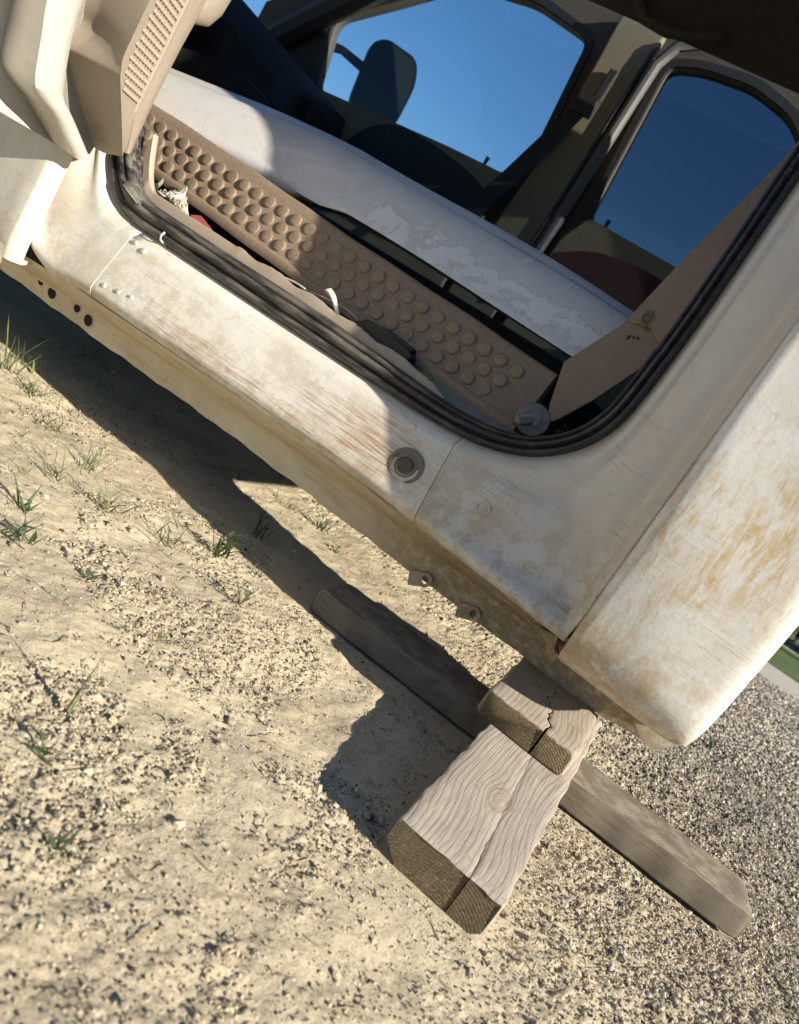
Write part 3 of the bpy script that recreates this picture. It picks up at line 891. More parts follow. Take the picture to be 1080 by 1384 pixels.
for (u, v, aa, ll) in ((0.277, 0.712, 1.2, 0.012), (0.270, 0.716, 1.4, 0.007), (0.262, 0.718, 0.4, 0.011), (0.272, 0.706, 2.4, 0.006)):
    y_ = 0.335 - (-u + 0.37) * 0.25 + tb(v) - 0.0008
    mb.add([(-u - ll * .5 * math.cos(aa), y_, v - ll * .5 * math.sin(aa)), (-u + 0.003, y_, v - 0.002), (-u + ll * .5 * math.cos(aa), y_, v + ll * .5 * math.sin(aa)), (-u - 0.003, y_, v + 0.003)], [(0, 1, 2, 3)])
build('sticker_scrap', mb, 'maroon', tr1, smooth=False)

# threaded stud with washer at the rear bottom corner
mb = MB().disc((-0.322, 0.266, 0.506), (0.15, -1, 0.1), [(0.030, -0.006), (0.030, 0.0), (0.028, 0.0015), (0.013, 0.002), (0.013, 0.009), (0.0, 0.0095)], 24)
stud = build('seat_belt_stud', mb, 'darksteel', truck)
prof = []
for k in range(15):
    prof += [(0.0072, 0.009 + k * 0.0026), (0.0088, 0.0103 + k * 0.0026)]
prof += [(0.006, 0.049), (0.0, 0.050)]
build('thread', MB().disc((-0.322, 0.266, 0.506), (-0.30, -1, -0.42), prof, 14), 'darksteel', stud)

# plug, stamped ring, rivets
nr = (0, -1, 0.19)
mb = MB().disc((-0.440, rock_y(-0.44, 0.324) + 0.0005, 0.324), nr, [(0.0335, -0.003), (0.0335, 0.0018), (0.031, 0.0032), (0.0265, 0.0034), (0.0245, 0.0012), (0.0215, 0.0012), (0.0195, 0.003), (0.0165, 0.0035), (0.0155, 0.0015), (0.0, 0.0015)], 36)
pl = build('rubber_plug', mb, 'plug', jmid)
build('plug_core', MB().disc((-0.440, rock_y(-0.44, 0.324) + 0.0005, 0.324), nr, [(0.0142, 0.001), (0.0142, 0.0052), (0.0125, 0.0066), (0.0, 0.0072)], 28), 'plug_core', jmid)
mb = MB().disc((-0.287, 0.1755, 0.342), nr, [(0.0135, -0.002), (0.0135, 0.0012), (0.0115, 0.0022), (0.0095, 0.0006), (0.0062, 0.0006), (0.005, 0.0016), (0.0, 0.0016)], 24)
build('stamped_boss', mb, 'paint_jamb', jrear)
for (x, z, r_) in ((-1.145, 0.370, 0.006), (-1.172, 0.375, 0.005), (-1.168, 0.272, 0.0055), (-1.132, 0.278, 0.005), (-1.10, 0.285, 0.0035), (-0.47, 0.385, 0.0045), (-0.49, 0.40, 0.0035)):
    y = rock_y(x, z)
    build('rivet', MB().disc((x, y, z), nr, [(r_, -0.001), (r_, 0.0012), (r_ * .75, 0.003), (0, 0.0036)], 14), 'paint_front', jmid)

# running-board bracket tabs on the flange
def tab(x, z, y, ang, L=0.040, wd=0.026, mat='rust', hole=0.0062):
    c, s = math.cos(ang), math.sin(ang)
    out = [(-L * .55, -wd / 2), (L * .25, -wd / 2)] + [(L * .25 + wd / 2 * math.sin(t), -wd / 2 * math.cos(t)) for t in np.linspace(0.3, math.pi - 0.3, 7)] + [(L * .25, wd / 2), (-L * .55, wd / 2)]
    hl = [(L * .22 + hole * math.cos(t), hole * 1.25 * math.sin(t)) for t in np.linspace(0, 2 * math.pi, 13)[:-1]]
    fn = lambda a, b: Vector((x + a * c - b * s, y + 0.10 * (a * s + b * c), z + a * s + b * c))
    return build('bracket_tab', MB().holed(out, [hl], fn, (0, 0.0035, 0)), mat, truck, smooth=False)
tab(-0.335, 0.156, 0.280, R(28), mat='mud')
tab(-0.228, 0.161, 0.280, R(20), mat='mud')
for (x, z) in ((-1.435, 0.176), (-1.312, 0.176)):
    b_ = build('bracket_plate', MB().disc((x, 0.2845, z), (0, -1, -0.2), [(0.021, -0.003), (0.021, 0.002), (0.019, 0.003), (0.010, 0.003), (0.009, 0.001), (0.0, 0.001)], 20), 'mud', truck)
    build('bolt_hole', MB().disc((x + 0.002, 0.2805, z - 0.001), (0, -1, -0.25), [(0.0088, 0.0), (0.0088, 0.0018), (0.0, 0.002)], 14), 'hole', b_)
    b_ = build('bracket_plate', MB().disc((x + 0.040, 0.2865, z - 0.006), (0, -1, -0.25), [(0.017, -0.003), (0.017, 0.0025), (0.0145, 0.004), (0.0125, 0.004), (0.0, 0.0035)], 20), 'mud', truck)
    build('bolt_hole', MB().disc((x + 0.042, 0.2818, z - 0.008), (0, -1, -0.25), [(0.0128, 0.0), (0.0128, 0.0006), (0.0, 0.0008)], 16), 'hole', b_)

# closed front door ahead of the opening
rows = []
for z in [0.205, 0.212, 0.222, 0.25] + list(np.linspace(0.30, 1.16, 22)):
    u = max(0, (0.30 - z) / 0.095)
    y = 0.102 + tb(z) + 0.018 * u * u - 0.008 * math.sin(min(1, max(0, (z - .25) / .8)) * math.pi)
    xe = -1.362 - 0.016 * max(0, (0.30 - z) / 0.09)
    rows.append([(xe + 0.001, y + 0.045, z), (xe + 0.004, y + 0.012, z), (xe + 0.001, y + 0.003, z), (xe - 0.008, y, z)] + [(xe - 0.008 - t, y - 0.004 * math.sin(t * 2.2), z) for t in np.linspace(0.03, 1.08, 16)])
b0 = rows[0]
rows.insert(0, [(p[0], p[1] + 0.028, p[2] + 0.012) for p in b0])
fdoor = build('front_door', MB().grid(rows), 'paint_front', truck, auto=60)
mb = MB().add([(-1.45, 0.094, 0.232), (-1.372, 0.096, 0.232), (-1.350, 0.090, 0.199), (-1.405, 0.084, 0.190), (-1.45, 0.086, 0.188)], [(0, 1, 2, 3, 4)])
mb.add([(-1.45, 0.098, 0.232), (-1.372, 0.100, 0.232), (-1.350, 0.094, 0.199), (-1.405, 0.088, 0.190), (-1.45, 0.090, 0.188)], [(4, 3, 2, 1, 0)])
build('loose_hem', mb, 'paint_front', fdoor, smooth=False)
build('window_pane', MB().prism([(-2.40, 1.16), (-1.42, 1.16), (-1.42, 1.75), (-2.05, 1.75)], lambda x, z: Vector((x, 0.125 + tb(z), z)), (0, 0.004, 0)), 'glass_tint', fdoor, smooth=False)
# near B pillar inner trim
build('pillar_trim', MB().prism([(-1.62, 0.50), (-1.50, 0.62), (-1.51, 1.76), (-1.59, 1.76)], lambda x, z: Vector((x, 0.27 + tb(z), z)), (0, 0.06, 0)), 'trim', truck, smooth=False, bevel=0.006)

# ------------------------------------------------------------------ open rear door (door frame: s from hinge, t towards the inside face, z)
DH = Vector((-1.335, 0.165, 0)); DPH = R(75)
DD = Vector((math.cos(DPH), -math.sin(DPH), 0)); DN = Vector((math.sin(DPH), math.cos(DPH), 0))
def D(s, t, z):
    return DH + DD * s + DN * t + Vector((0, 0, z))
door_skin = MB()
zz = [0.452, 0.458, 0.47, 0.52] + list(np.linspace(0.6, 1.15, 10))
door_skin.grid([[D(s, -0.085 + tb(z) * 0.3 - 0.012 * math.sin((z - .45) * 4) + 0.04 * max(0, (0.52 - z) / 0.07) ** 2, z) for s in [-0.005, 0.005, 0.02] + list(np.linspace(0.08, 0.98, 14))] for z in zz])
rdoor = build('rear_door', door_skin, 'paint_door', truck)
tag(rdoor, 'open rear door seen from its inner side')
# inner metal pressing below the trim: edge curves from hinge corner outward and up
RIM = catmull([(0.030, 0.458), (0.090, 0.487), (0.147, 0.513), (0.190, 0.532), (0.210, 0.564), (0.238, 0.626), (0.253, 0.680), (0.278, 0.770), (0.29, 1.1)], 6)
CRS = catmull([(0.059, 0.451), (0.115, 0.473), (0.170, 0.495), (0.228, 0.510), (0.258, 0.530), (0.296, 0.590), (0.329, 0.645), (0.365, 0.740), (0.38, 1.1)], 6)
OUT = catmull([(-0.147, 0.449), (-0.085, 0.444), (-0.030, 0.441), (0.030, 0.441), (0.085, 0.442), (0.180, 0.448), (0.330, 0.455), (0.60, 0.50), (0.97, 1.1)], 6)
rows = []
for a, b, c in zip(RIM, CRS, OUT):
    r = []
    r.append(D(a[0] - 0.006, -0.020, a[1] + 0.004))
    r.append(D(a[0] - 0.001, 0.010, a[1] + 0.001))
    r.append(D(a[0] + (b[0] - a[0]) * .10, 0.019, a[1] + (b[1] - a[1]) * .10))
    r.append(D(a[0] + (b[0] - a[0]) * .45, 0.026, a[1] + (b[1] - a[1]) * .45))
    r.append(D(a[0] + (b[0] - a[0]) * .85, 0.029, a[1] + (b[1] - a[1]) * .85))
    c0_ = D(b[0], 0.029, b[1])
    up_ = min(1.0, max(0.0, (b[1] - 0.451) / 0.29))
    for t in (0.01, 0.04, 0.09, 0.18, 0.32, 0.5, 0.72, 1.0):
        r.append(c0_ + Vector((-0.50 * t, -0.004 * math.sin(min(1, t * 6) * math.pi) + (0.02 + 0.20 * up_) * t - 0.03 * (1 - up_), 0.006 * (1 - up_) * math.sin(t * 3))))
    rows.append(r)
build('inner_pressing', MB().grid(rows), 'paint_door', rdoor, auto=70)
# recessed metal between pressing and trim
rec = [(-0.01, 0.47), (0.02, 0.462), (0.14, 0.515), (0.20, 0.57), (0.245, 0.69), (0.27, 1.1), (0.0, 1.1), (-0.02, 0.6)]
build('recess_metal', MB().prism(rec, lambda s, z: D(s, -0.02, z), DN * -0.05), 'greymetal', rdoor, smooth=False)
# tan trim: lower facet, ridge, grille face, edge, arm rest
e1 = [(-0.016, 0.0, 0.487), (-0.001, 0.0, 0.494), (0.09, 0.0, 0.545), (0.178, 0.0, 0.595), (0.198, 0.0, 0.610), (0.180, 0.004, 0.655), (0.199, 0.0, 0.700), (0.23, 0.0, 0.86), (0.24, 0.0, 1.12)]
e2 = [(0.083, 0.092, 0.502), (0.0865, 0.095, 0.506), (0.140, 0.095, 0.557), (0.193, 0.095, 0.606), (0.204, 0.095, 0.620), (0.216, 0.095, 0.642), (0.220, 0.095, 0.70), (0.224, 0.095, 0.82), (0.228, 0.095, 1.12)]
e3 = [(0.045, 0.078, 0.511), (0.049, 0.078, 0.523), (0.060, 0.078, 0.550), (0.071, 0.078, 0.574), (0.073, 0.078, 0.605), (0.076, 0.078, 0.65), (0.079, 0.078, 0.71), (0.086, 0.078, 0.82), (0.09, 0.078, 1.12)]
e4 = [(0.021, 0.068, 0.519), (0.023, 0.068, 0.54), (0.026, 0.068, 0.572), (0.028, 0.068, 0.598), (0.030, 0.068, 0.625), (0.031, 0.068, 0.67), (0.032, 0.068, 0.72), (0.027, 0.068, 0.83), (0.03, 0.068, 1.12)]
def dcat(e): return catmull(e, 5)
E1, E2, E3, E4 = map(dcat, (e1, e2, e3, e4))
rows = []
for a, b, c, d_ in zip(E1, E2, E3, E4):
    r = [D(a[0] + 0.004, a[1] - 0.03, a[2] - 0.002), D(*a)]
    for t in (0.08, 0.35, 0.65, 0.9, 0.98):
        p = a + (b - a) * t; r.append(D(p[0], p[1] + 0.004 * math.sin(t * math.pi), p[2]))
    r.append(D(*b))
    for t in (0.04, 0.12):
        p = b + (c - b) * t; r.append(D(*p))
    p = b + (c - b) * 0.14; r.append(D(p[0], p[1] - 0.003, p[2]))
    p = b + (c - b) * 0.90; r.append(D(p[0], p[1] - 0.003, p[2]))
    p = b + (c - b) * 0.92; r.append(D(*p))
    r.append(D(*c))
    p = c + (d_ - c) * 0.2; r.append(D(p[0], p[1] + 0.005, p[2]))
    p = c + (d_ - c) * 0.8; r.append(D(p[0], p[1] + 0.005, p[2]))
    r.append(D(*d_)); r.append(D(d_[0] - 0.004, d_[1] - 0.02, d_[2])); r.append(D(d_[0] - 0.05, -0.01, d_[2]))
    rows.append(r)
trimp = build('door_trim', MB().grid(rows), 'trim_light', rdoor, auto=40)
tag(trimp, 'tan plastic door trim with grille')
# grille slots sit in the recessed field between e2 and e3
ms = MB()
B2 = np.array(E2); C2 = np.array(E3)
zt = np.linspace(0.60, 1.0, 34)
for i, zc in enumerate(zt):
    b = np.array([np.interp(zc, B2[:, 2], B2[:, k]) for k in range(3)]); c = np.array([np.interp(zc, C2[:, 2], C2[:, k]) for k in range(3)])
    for j in range(7):
        t = 0.22 + j * 0.095 + (0.045 if i % 2 else 0)
        p = b + (c - b) * t
        o_ = Vector(D(p[0], p[1] - 0.0015, p[2]))
        du = DD * 0.0062; dz = Vector((0, 0, 0.0042))
        n_ = 8
        ring = [o_ + du * math.cos(2 * math.pi * q / n_) + dz * math.sin(2 * math.pi * q / n_) for q in range(n_)]
        ring2 = [v + DN * 0.0026 - (v - o_) * 0.28 for v in ring]
        ms.add(ring + ring2, [(q, (q + 1) % n_, (q + 1) % n_ + n_, q + n_) for q in range(n_)] + [tuple(range(n_, 2 * n_))])
gr = build('speaker_grille', ms, 'trim', trimp, auto=60)
tag(gr, kind='stuff')
# arm rest / pull pocket at the upper hinge side
rows = []
for s, t, z, rr in ((0.045, 0.07, 0.775, 0.004), (0.032, 0.075, 0.785, 0.020), (0.016, 0.08, 0.802, 0.034), (0.012, 0.08, 0.835, 0.046), (0.014, 0.08, 0.90, 0.052), (0.02, 0.08, 1.02, 0.05), (0.03, 0.08, 1.1, 0.04)):
    rows.append([D(s + rr * math.cos(a) * 0.9, t - 0.02 + rr * math.sin(a) * 0.7, z + 0.25 * rr * math.cos(a)) for a in np.linspace(0, 2 * math.pi, 17)[:-1]])
build('arm_rest', MB().grid(rows, True), 'trim_light', rdoor)

# ------------------------------------------------------------------ far side of the cab
W1 = rounded([(-2.31, 1.185), (-1.60, 1.232), (-1.35, 1.235), (-1.300, 1.37), (-1.352, 1.805), (-1.62, 1.845), (-1.93, 1.81), (-2.13, 1.655), (-2.385, 1.47)], 0.055, 7)
W2 = rounded([(-0.965, 1.245), (-0.45, 1.230), (-0.46, 1.78), (-0.56, 1.85), (-0.72, 1.885), (-0.90, 1.872), (-1.02, 1.835)], 0.045, 6)
FY = 1.93
fs = MB().holed([(-2.75, 0.46), (0.18, 0.46), (0.16, 1.2), (0.05, 2.0), (-2.0, 2.0), (-2.75, 1.40)], [W1, W2], lambda x, z: Vector((x, FY, z)), (0, 0.05, 0))
farside = build('far_body_side', fs, 'liner', truck, smooth=False)
def grow(poly, k):
    c = np.mean(np.array(poly), 0)
    return [tuple(np.array(p) + (np.array(p) - c) / np.linalg.norm(np.array(p) - c) * k) for p in poly]
for nm, pw, g in (('front', W1, 'glass'), ('rear', W2, 'glass_tint')):
    build('window_pane', MB().prism(grow(pw, 0.02), lambda x, z: Vector((x, FY + 0.022, z)), (0, 0.004, 0)), g, farside, smooth=False)
    ring = MB().holed(grow(pw, 0.035), [grow(pw, 0.004)], lambda x, z: Vector((x, FY - 0.012, z)), (0, 0.012, 0))
    build('window_seal', ring, 'black', farside, smooth=False)
# door trims below the belt line
FT = rounded([(-2.3, 0.5), (-1.30, 0.5), (-1.315, 1.232), (-1.60, 1.222), (-2.3, 1.175)], 0.02)
ft = build('door_trim', MB().prism(FT, lambda x, z: Vector((x, FY - 0.055, z)), (0, 0.053, 0)), 'olive', farside, smooth=False, bevel=0.008)
ins = catmull([(-2.02, 0.95), (-1.97, 1.10), (-1.86, 1.185), (-1.70, 1.200), (-1.43, 1.165), (-1.335, 1.11), (-1.31, 1.0), (-1.40, 0.86), (-1.7, 0.82), (-1.95, 0.84)], 4)[:-1]
build('arm_recess', MB().prism([tuple(p) for p in ins], lambda x, z: Vector((x, FY - 0.075, z)), (0, 0.018, 0)), 'black', farside, smooth=False, bevel=0.006)
RT = rounded([(-1.02, 0.5), (-0.25, 0.5), (-0.25, 1.225), (-0.95, 1.237), (-1.0, 1.13)], 0.02)
rt = build('door_trim', MB().prism(RT, lambda x, z: Vector((x, FY - 0.055, z)), (0, 0.053, 0)), 'olive', farside, smooth=False, bevel=0.008)
ins = catmull([(-1.02, 1.02), (-0.93, 1.10), (-0.83, 1.145), (-0.70, 1.165), (-0.56, 1.16), (-0.42, 1.13), (-0.36, 1.0), (-0.5, 0.85), (-0.85, 0.85)], 4)
build('arm_recess', MB().prism([tuple(p) for p in ins], lambda x, z: Vector((x, FY - 0.072, z)), (0, 0.016, 0)), 'maroon', farside, smooth=False, bevel=0.004)
for x, z in ((-1.435, 1.225), (-0.885, 1.232)):
    build('lock_pin', MB().tube([(x, FY - 0.03, z), (x, FY - 0.03, z + 0.035)], [0.006, 0.009], 8), 'black', farside)
# B pillar trim, seal strip, seat belt
build('pillar_trim', MB().prism(rounded([(-1.295, 0.5), (-1.06, 0.5), (-1.06, 1.12), (-1.085, 1.92), (-1.27, 1.92), (-1.235, 1.4)], 0.02), lambda x, z: Vector((x, FY - 0.05, z)), (0, 0.045, 0)), 'olive', farside, smooth=False, bevel=0.008)
build('seal_strip', MB().tube([(-1.050, FY - 0.045, 0.9), (-1.048, FY - 0.045, 1.2), (-1.052, FY - 0.045, 1.5), (-1.052, FY - 0.05, 1.80), (-1.02, FY - 0.055, 1.885), (-0.93, FY - 0.06, 1.93)], 0.022, 10), 'greystrip', farside)
build('seal_strip', MB().tube([(-1.083, FY - 0.055, 0.8), (-1.081, FY - 0.055, 1.3), (-1.087, FY - 0.055, 1.85)], 0.009, 8), 'black', farside)
sbelt = build('seat_belt', MB().grid([[(-1.225, FY - 0.075, 1.55), (-1.165, FY - 0.080, 1.55)], [(-1.27, FY - 0.09, 1.40), (-1.20, FY - 0.095, 1.38)], [(-1.315, FY - 0.11, 1.22), (-1.245, FY - 0.115, 1.20)], [(-1.36, FY - 0.13, 1.05), (-1.29, FY - 0.135, 1.03)], [(-1.42, FY - 0.15, 0.80), (-1.35, FY - 0.155, 0.78)]]), 'strap', farside)
build('belt_guide', MB().box((-1.235, FY - 0.09, 1.53), (-1.15, FY - 0.062, 1.60)), 'black', sbelt, smooth=False, bevel=0.006)
build('belt_anchor', MB().box((-1.185, FY - 0.075, 1.60), (-1.15, FY - 0.055, 1.72)), 'dash', sbelt, smooth=False, bevel=0.006)
# grab handle on the roof rail
build('grab_handle', MB().tube([(-1.14, 1.66, 1.90), (-1.12, 1.60, 1.83), (-1.06, 1.57, 1.775), (-0.97, 1.57, 1.765), (-0.88, 1.57, 1.79), (-0.83, 1.60, 1.83), (-0.82, 1.66, 1.88)], [0.022, 0.02, 0.017, 0.016, 0.017, 0.02, 0.022], 10), 'liner', truck)
# side mirror outside the far front door
mn = Vector((0.62, -0.77, 0.06)).normalized(); mr = Vector((0, 0, 1)).cross(mn).normalized(); mu = mn.cross(mr)
mr, mu = mr * math.cos(R(8)) + mu * math.sin(R(8)), mu * math.cos(R(8)) - mr * math.sin(R(8))
mc = Vector((-2.205, 2.2, 1.405))
MO = rounded([(-0.115, -0.165), (0.115, -0.165), (0.135, 0.06), (0.10, 0.16), (-0.06, 0.172), (-0.115, 0.13)], 0.075, 8)
mirror = build('side_mirror', MB().prism(MO, lambda a, b: mc + mr * a + mu * b, mn * -0.09), 'mirror_black', truck, smooth=True, bevel=0.012)
build('mirror_glass', MB().prism(grow(MO, -0.02), lambda a, b: mc + mr * a + mu * b + mn * 0.003, mn * -0.01), 'mirror', mirror, smooth=False)
build('mirror_arm', MB().tube([mc - mr * 0.10 + mu * 0.02 - mn * 0.04, mc - mr * 0.22 + mu * 0.045 - mn * 0.05, Vector((-2.52, 1.98, 1.36))], [0.022, 0.018, 0.03], 10), 'mirror_black', mirror)

# front of the cab: dash, steering column, windscreen frame, seat base
dash = build('dashboard', MB().grid([[(-2.62, y, 0.46), (-2.30, y, 0.50), (-2.22, y, 0.80), (-2.08, y, 0.90), (-2.02, y, 0.99 + 0.05 * math.sin(y * 3)), (-2.06, y, 1.08 + 0.04 * math.sin(y * 4)), (-2.2, y, 1.16), (-2.62, y, 1.26)] for y in np.linspace(0.25, 1.92, 30)]), 'dash', truck)
build('console_stack', MB().box((-2.18, 0.95, 0.5), (-1.93, 1.25, 1.02)), 'dash', dash, smooth=False, bevel=0.03)
build('air_vent', MB().box((-2.06, 1.55, 0.98), (-1.99, 1.75, 1.06)), 'black', dash, smooth=False, bevel=0.01)
th = [2 * math.pi * k / 28 for k in range(29)]
wc = Vector((-1.93, 0.62, 1.03)); wa = Vector((0, 1, 0)); wb = Vector((-0.42, 0, 0.91))
build('steering_wheel', MB().tube([wc + wa * 0.19 * math.cos(a) + wb * 0.19 * math.sin(a) for a in th], 0.015, 8, False).tube([wc, wc + Vector((-0.2, 0, -0.1))], 0.04, 10).tube([wc - wa * .18, wc + wa * .18], 0.014, 8), 'black', truck)
build('a_pillar', MB().tube([(-2.72, FY - 0.02, 1.12), (-2.45, FY - 0.04, 1.42), (-2.02, FY - 0.12, 1.78), (-1.85, FY - 0.18, 1.88)], [0.06, 0.055, 0.05, 0.05], 8), 'dash', truck)
build('a_pillar', MB().tube([(-2.72, 0.17, 1.12), (-2.45, 0.30, 1.45), (-2.05, 0.40, 1.78)], [0.06, 0.05, 0.05], 8), 'dash', truck)
build('windscreen', MB().add([(-2.72, 0.2, 1.15), (-2.72, 1.9, 1.15), (-2.02, 1.72, 1.86), (-2.02, 0.42, 1.86)], [(0, 1, 2, 3)]), 'glass', truck, smooth=False)
build('firewall', MB().box((-2.72, 0.15, 0.42), (-2.62, 1.95, 1.15)), 'underbody', truck, smooth=False)
# clutter: seat brackets in the gap behind the step board
build('seat_base', MB().box((-1.75, 0.78, 0.456), (-0.45, 1.65, 0.66)), 'black', truck, smooth=False, bevel=0.02)
build('seat_bracket', MB().prism([(-0.63, 0.56), (-0.60, 0.615), (-0.53, 0.60), (-0.44, 0.585), (-0.43, 0.53), (-0.50, 0.52), (-0.56, 0.55)], lambda x, z: Vector((x, 0.50 + (z - .5) * .3, z)), (0, 0.006, 0)), 'olive', truck, smooth=False)
build('seat_rail', MB().box((-1.4, 0.60, 0.458), (-0.42, 0.66, 0.52)), 'black', truck, smooth=False, bevel=0.006)
mb = MB()
for k in range(5):
    pts = [(-0.30 + 0.10 * t + 0.01 * math.sin(t * 5 + k), 0.345 + 0.012 * k, 0.475 + 0.012 * k + 0.035 * math.sin(t * 3 + k)) for t in np.linspace(0, 1, 9)]
    mb.tube(pts, 0.004, 6)
build('wiring', mb, 'black', truck)

# ------------------------------------------------------------------ step board lying inside the sill
sb = empty('step_board', (-0.92, 0.33, 0.46))
tag(sb, 'brown plastic step board covered in round bumps, lying inside the door sill', 'step board')
def zb(x): return 0.463 + (-0.36 - x) * 0.0355 if x < -0.36 else 0.463
PR = [(0.3120, 0.000), (0.3105, 0.004), (0.3105, 0.017), (0.3125, 0.020), (0.3180, 0.0215), (0.3205, 0.024), (0.3450, 0.112), (0.3465, 0.1135), (0.3470, 0.1165), (0.3480, 0.1180), (0.3520, 0.1285), (0.3570, 0.1335), (0.3640, 0.1345), (0.3720, 0.1300), (0.3720, 0.0)]
rows = []
for x in np.linspace(-1.72, -0.352, 90):
    wob = 0.0015 * math.sin(x * 9) + 0.0008 * math.sin(x * 31)
    end = 0.02 * max(0, (x + 0.40) / 0.05) if x > -0.40 else 0
    rows.append([(x + (h * 0.12 if x > -0.36 else 0) * 0 , y + wob, zb(x) + h + wob) for y, h in PR])
bd = MB().grid(rows, True)
o = len(bd.v); n = len(PR)
bd.f.append(tuple(range(n))); bd.f.append(tuple(o - n + k for k in reversed(range(n))))
build('board', bd, 'board', sb, auto=50)
lean = math.atan2(0.345 - 0.3205, 0.112 - 0.024)
bn = Vector((0, -math.cos(lean), math.sin(lean)))
bm_mesh = None
PB = [(0.0142, -0.002), (0.0138, 0.0022), (0.0126, 0.0038), (0.0105, 0.0045), (0.0, 0.0047)]
rowsH = (0.098, 0.068, 0.038)
nb = 0
for ri, h in enumerate(rowsH):
    for k in range(40):
        x = -1.70 + k * 0.0378 + (0.0189 if ri == 1 else 0.0) + ri * 0.004
        if x > -0.405 or (x > -0.42 and ri == 2): continue
        y = 0.3205 + (h - 0.024) / 0.088 * 0.0245
        p = Vector((x, y, zb(x) + h))
        if bm_mesh is None:
            ob = build('bump', MB().disc((0, 0, 0), bn, PB, 14), 'board', None, origin=(0, 0, 0))
            bm_mesh = ob.data
            ob.parent = sb
        else:
            ob = bpy.data.objects.new('bump', bm_mesh); col.objects.link(ob); ob.parent = sb
        ob.location = p - Vector(sb.location)
        s_ = random.uniform(0.94, 1.04)
        ob.scale = (s_, random.uniform(0.55, 1.1), s_)
        nb += 1

# ------------------------------------------------------------------ loose white body panel behind the board
wp = []
CS = [(0.462, 0.585), (0.436, 0.632), (0.437, 0.650), (0.447, 0.672), (0.466, 0.705), (0.492, 0.738), (0.520, 0.766), (0.545, 0.785), (0.556, 0.790), (0.565, 0.789), (0.585, 0.800), (0.612, 0.815), (0.626, 0.818), (0.636, 0.812), (0.640, 0.790)]
for x in np.linspace(-1.95, -0.30, 84):
    a = (x + 1.95) / 1.575
    drop = -0.052 * max(0, (-1.10 - x) / 0.6) ** 1.2 - 0.010 * max(0, (x + 0.8) / 0.4) ** 2
    endf = 0.0
    r = []
    for (y, z) in CS:
        if z < 0.645: z = max(z, float(np.interp(x, [-1.25, -0.95], [0.585, 0.646])) + (0.632 - z) * -0.05)
        zz_ = z + drop + (0.02 * (1 - a)) * (1 if z < 0.66 else 0) + 0.0025 * math.sin(x * 8 + y * 20)
        if z < 0.66: zz_ += 0.012 * max(0, (x + 1.0) / 0.6)
        r.append((x + (0.818 - z) * -0.10 * endf, y, zz_))
    wp.append(r)
panel = build('body_panel', MB().grid(wp), 'panel', None, auto=60, origin=(-1.1, 0.55, 0.58))
tag(panel, 'long curved white painted metal panel with peeling clear coat, lying across the cab floor', 'metal panel')
sol = panel.modifiers.new('thickness', 'SOLIDIFY'); sol.thickness = 0.0025; sol.offset = -1

# black rubber seat hump peeking over the panel's front end
rows = []
for t in np.linspace(0, 1, 14):
    x = -1.98 + t * 0.48
    hgt = 0.055 * math.sin(t * math.pi) ** 0.7
    rows.append([(x, 0.72, 0.70), (x, 0.72, 0.768 + hgt * .8 + t * 0.035), (x, 0.735, 0.782 + hgt + t * 0.035), (x, 0.76, 0.785 + hgt + t * 0.035), (x, 0.80, 0.775 + hgt + t * 0.035), (x, 0.9, 0.70)])
build('floor_mat_edge', MB().grid(rows), 'black', truck, auto=50)

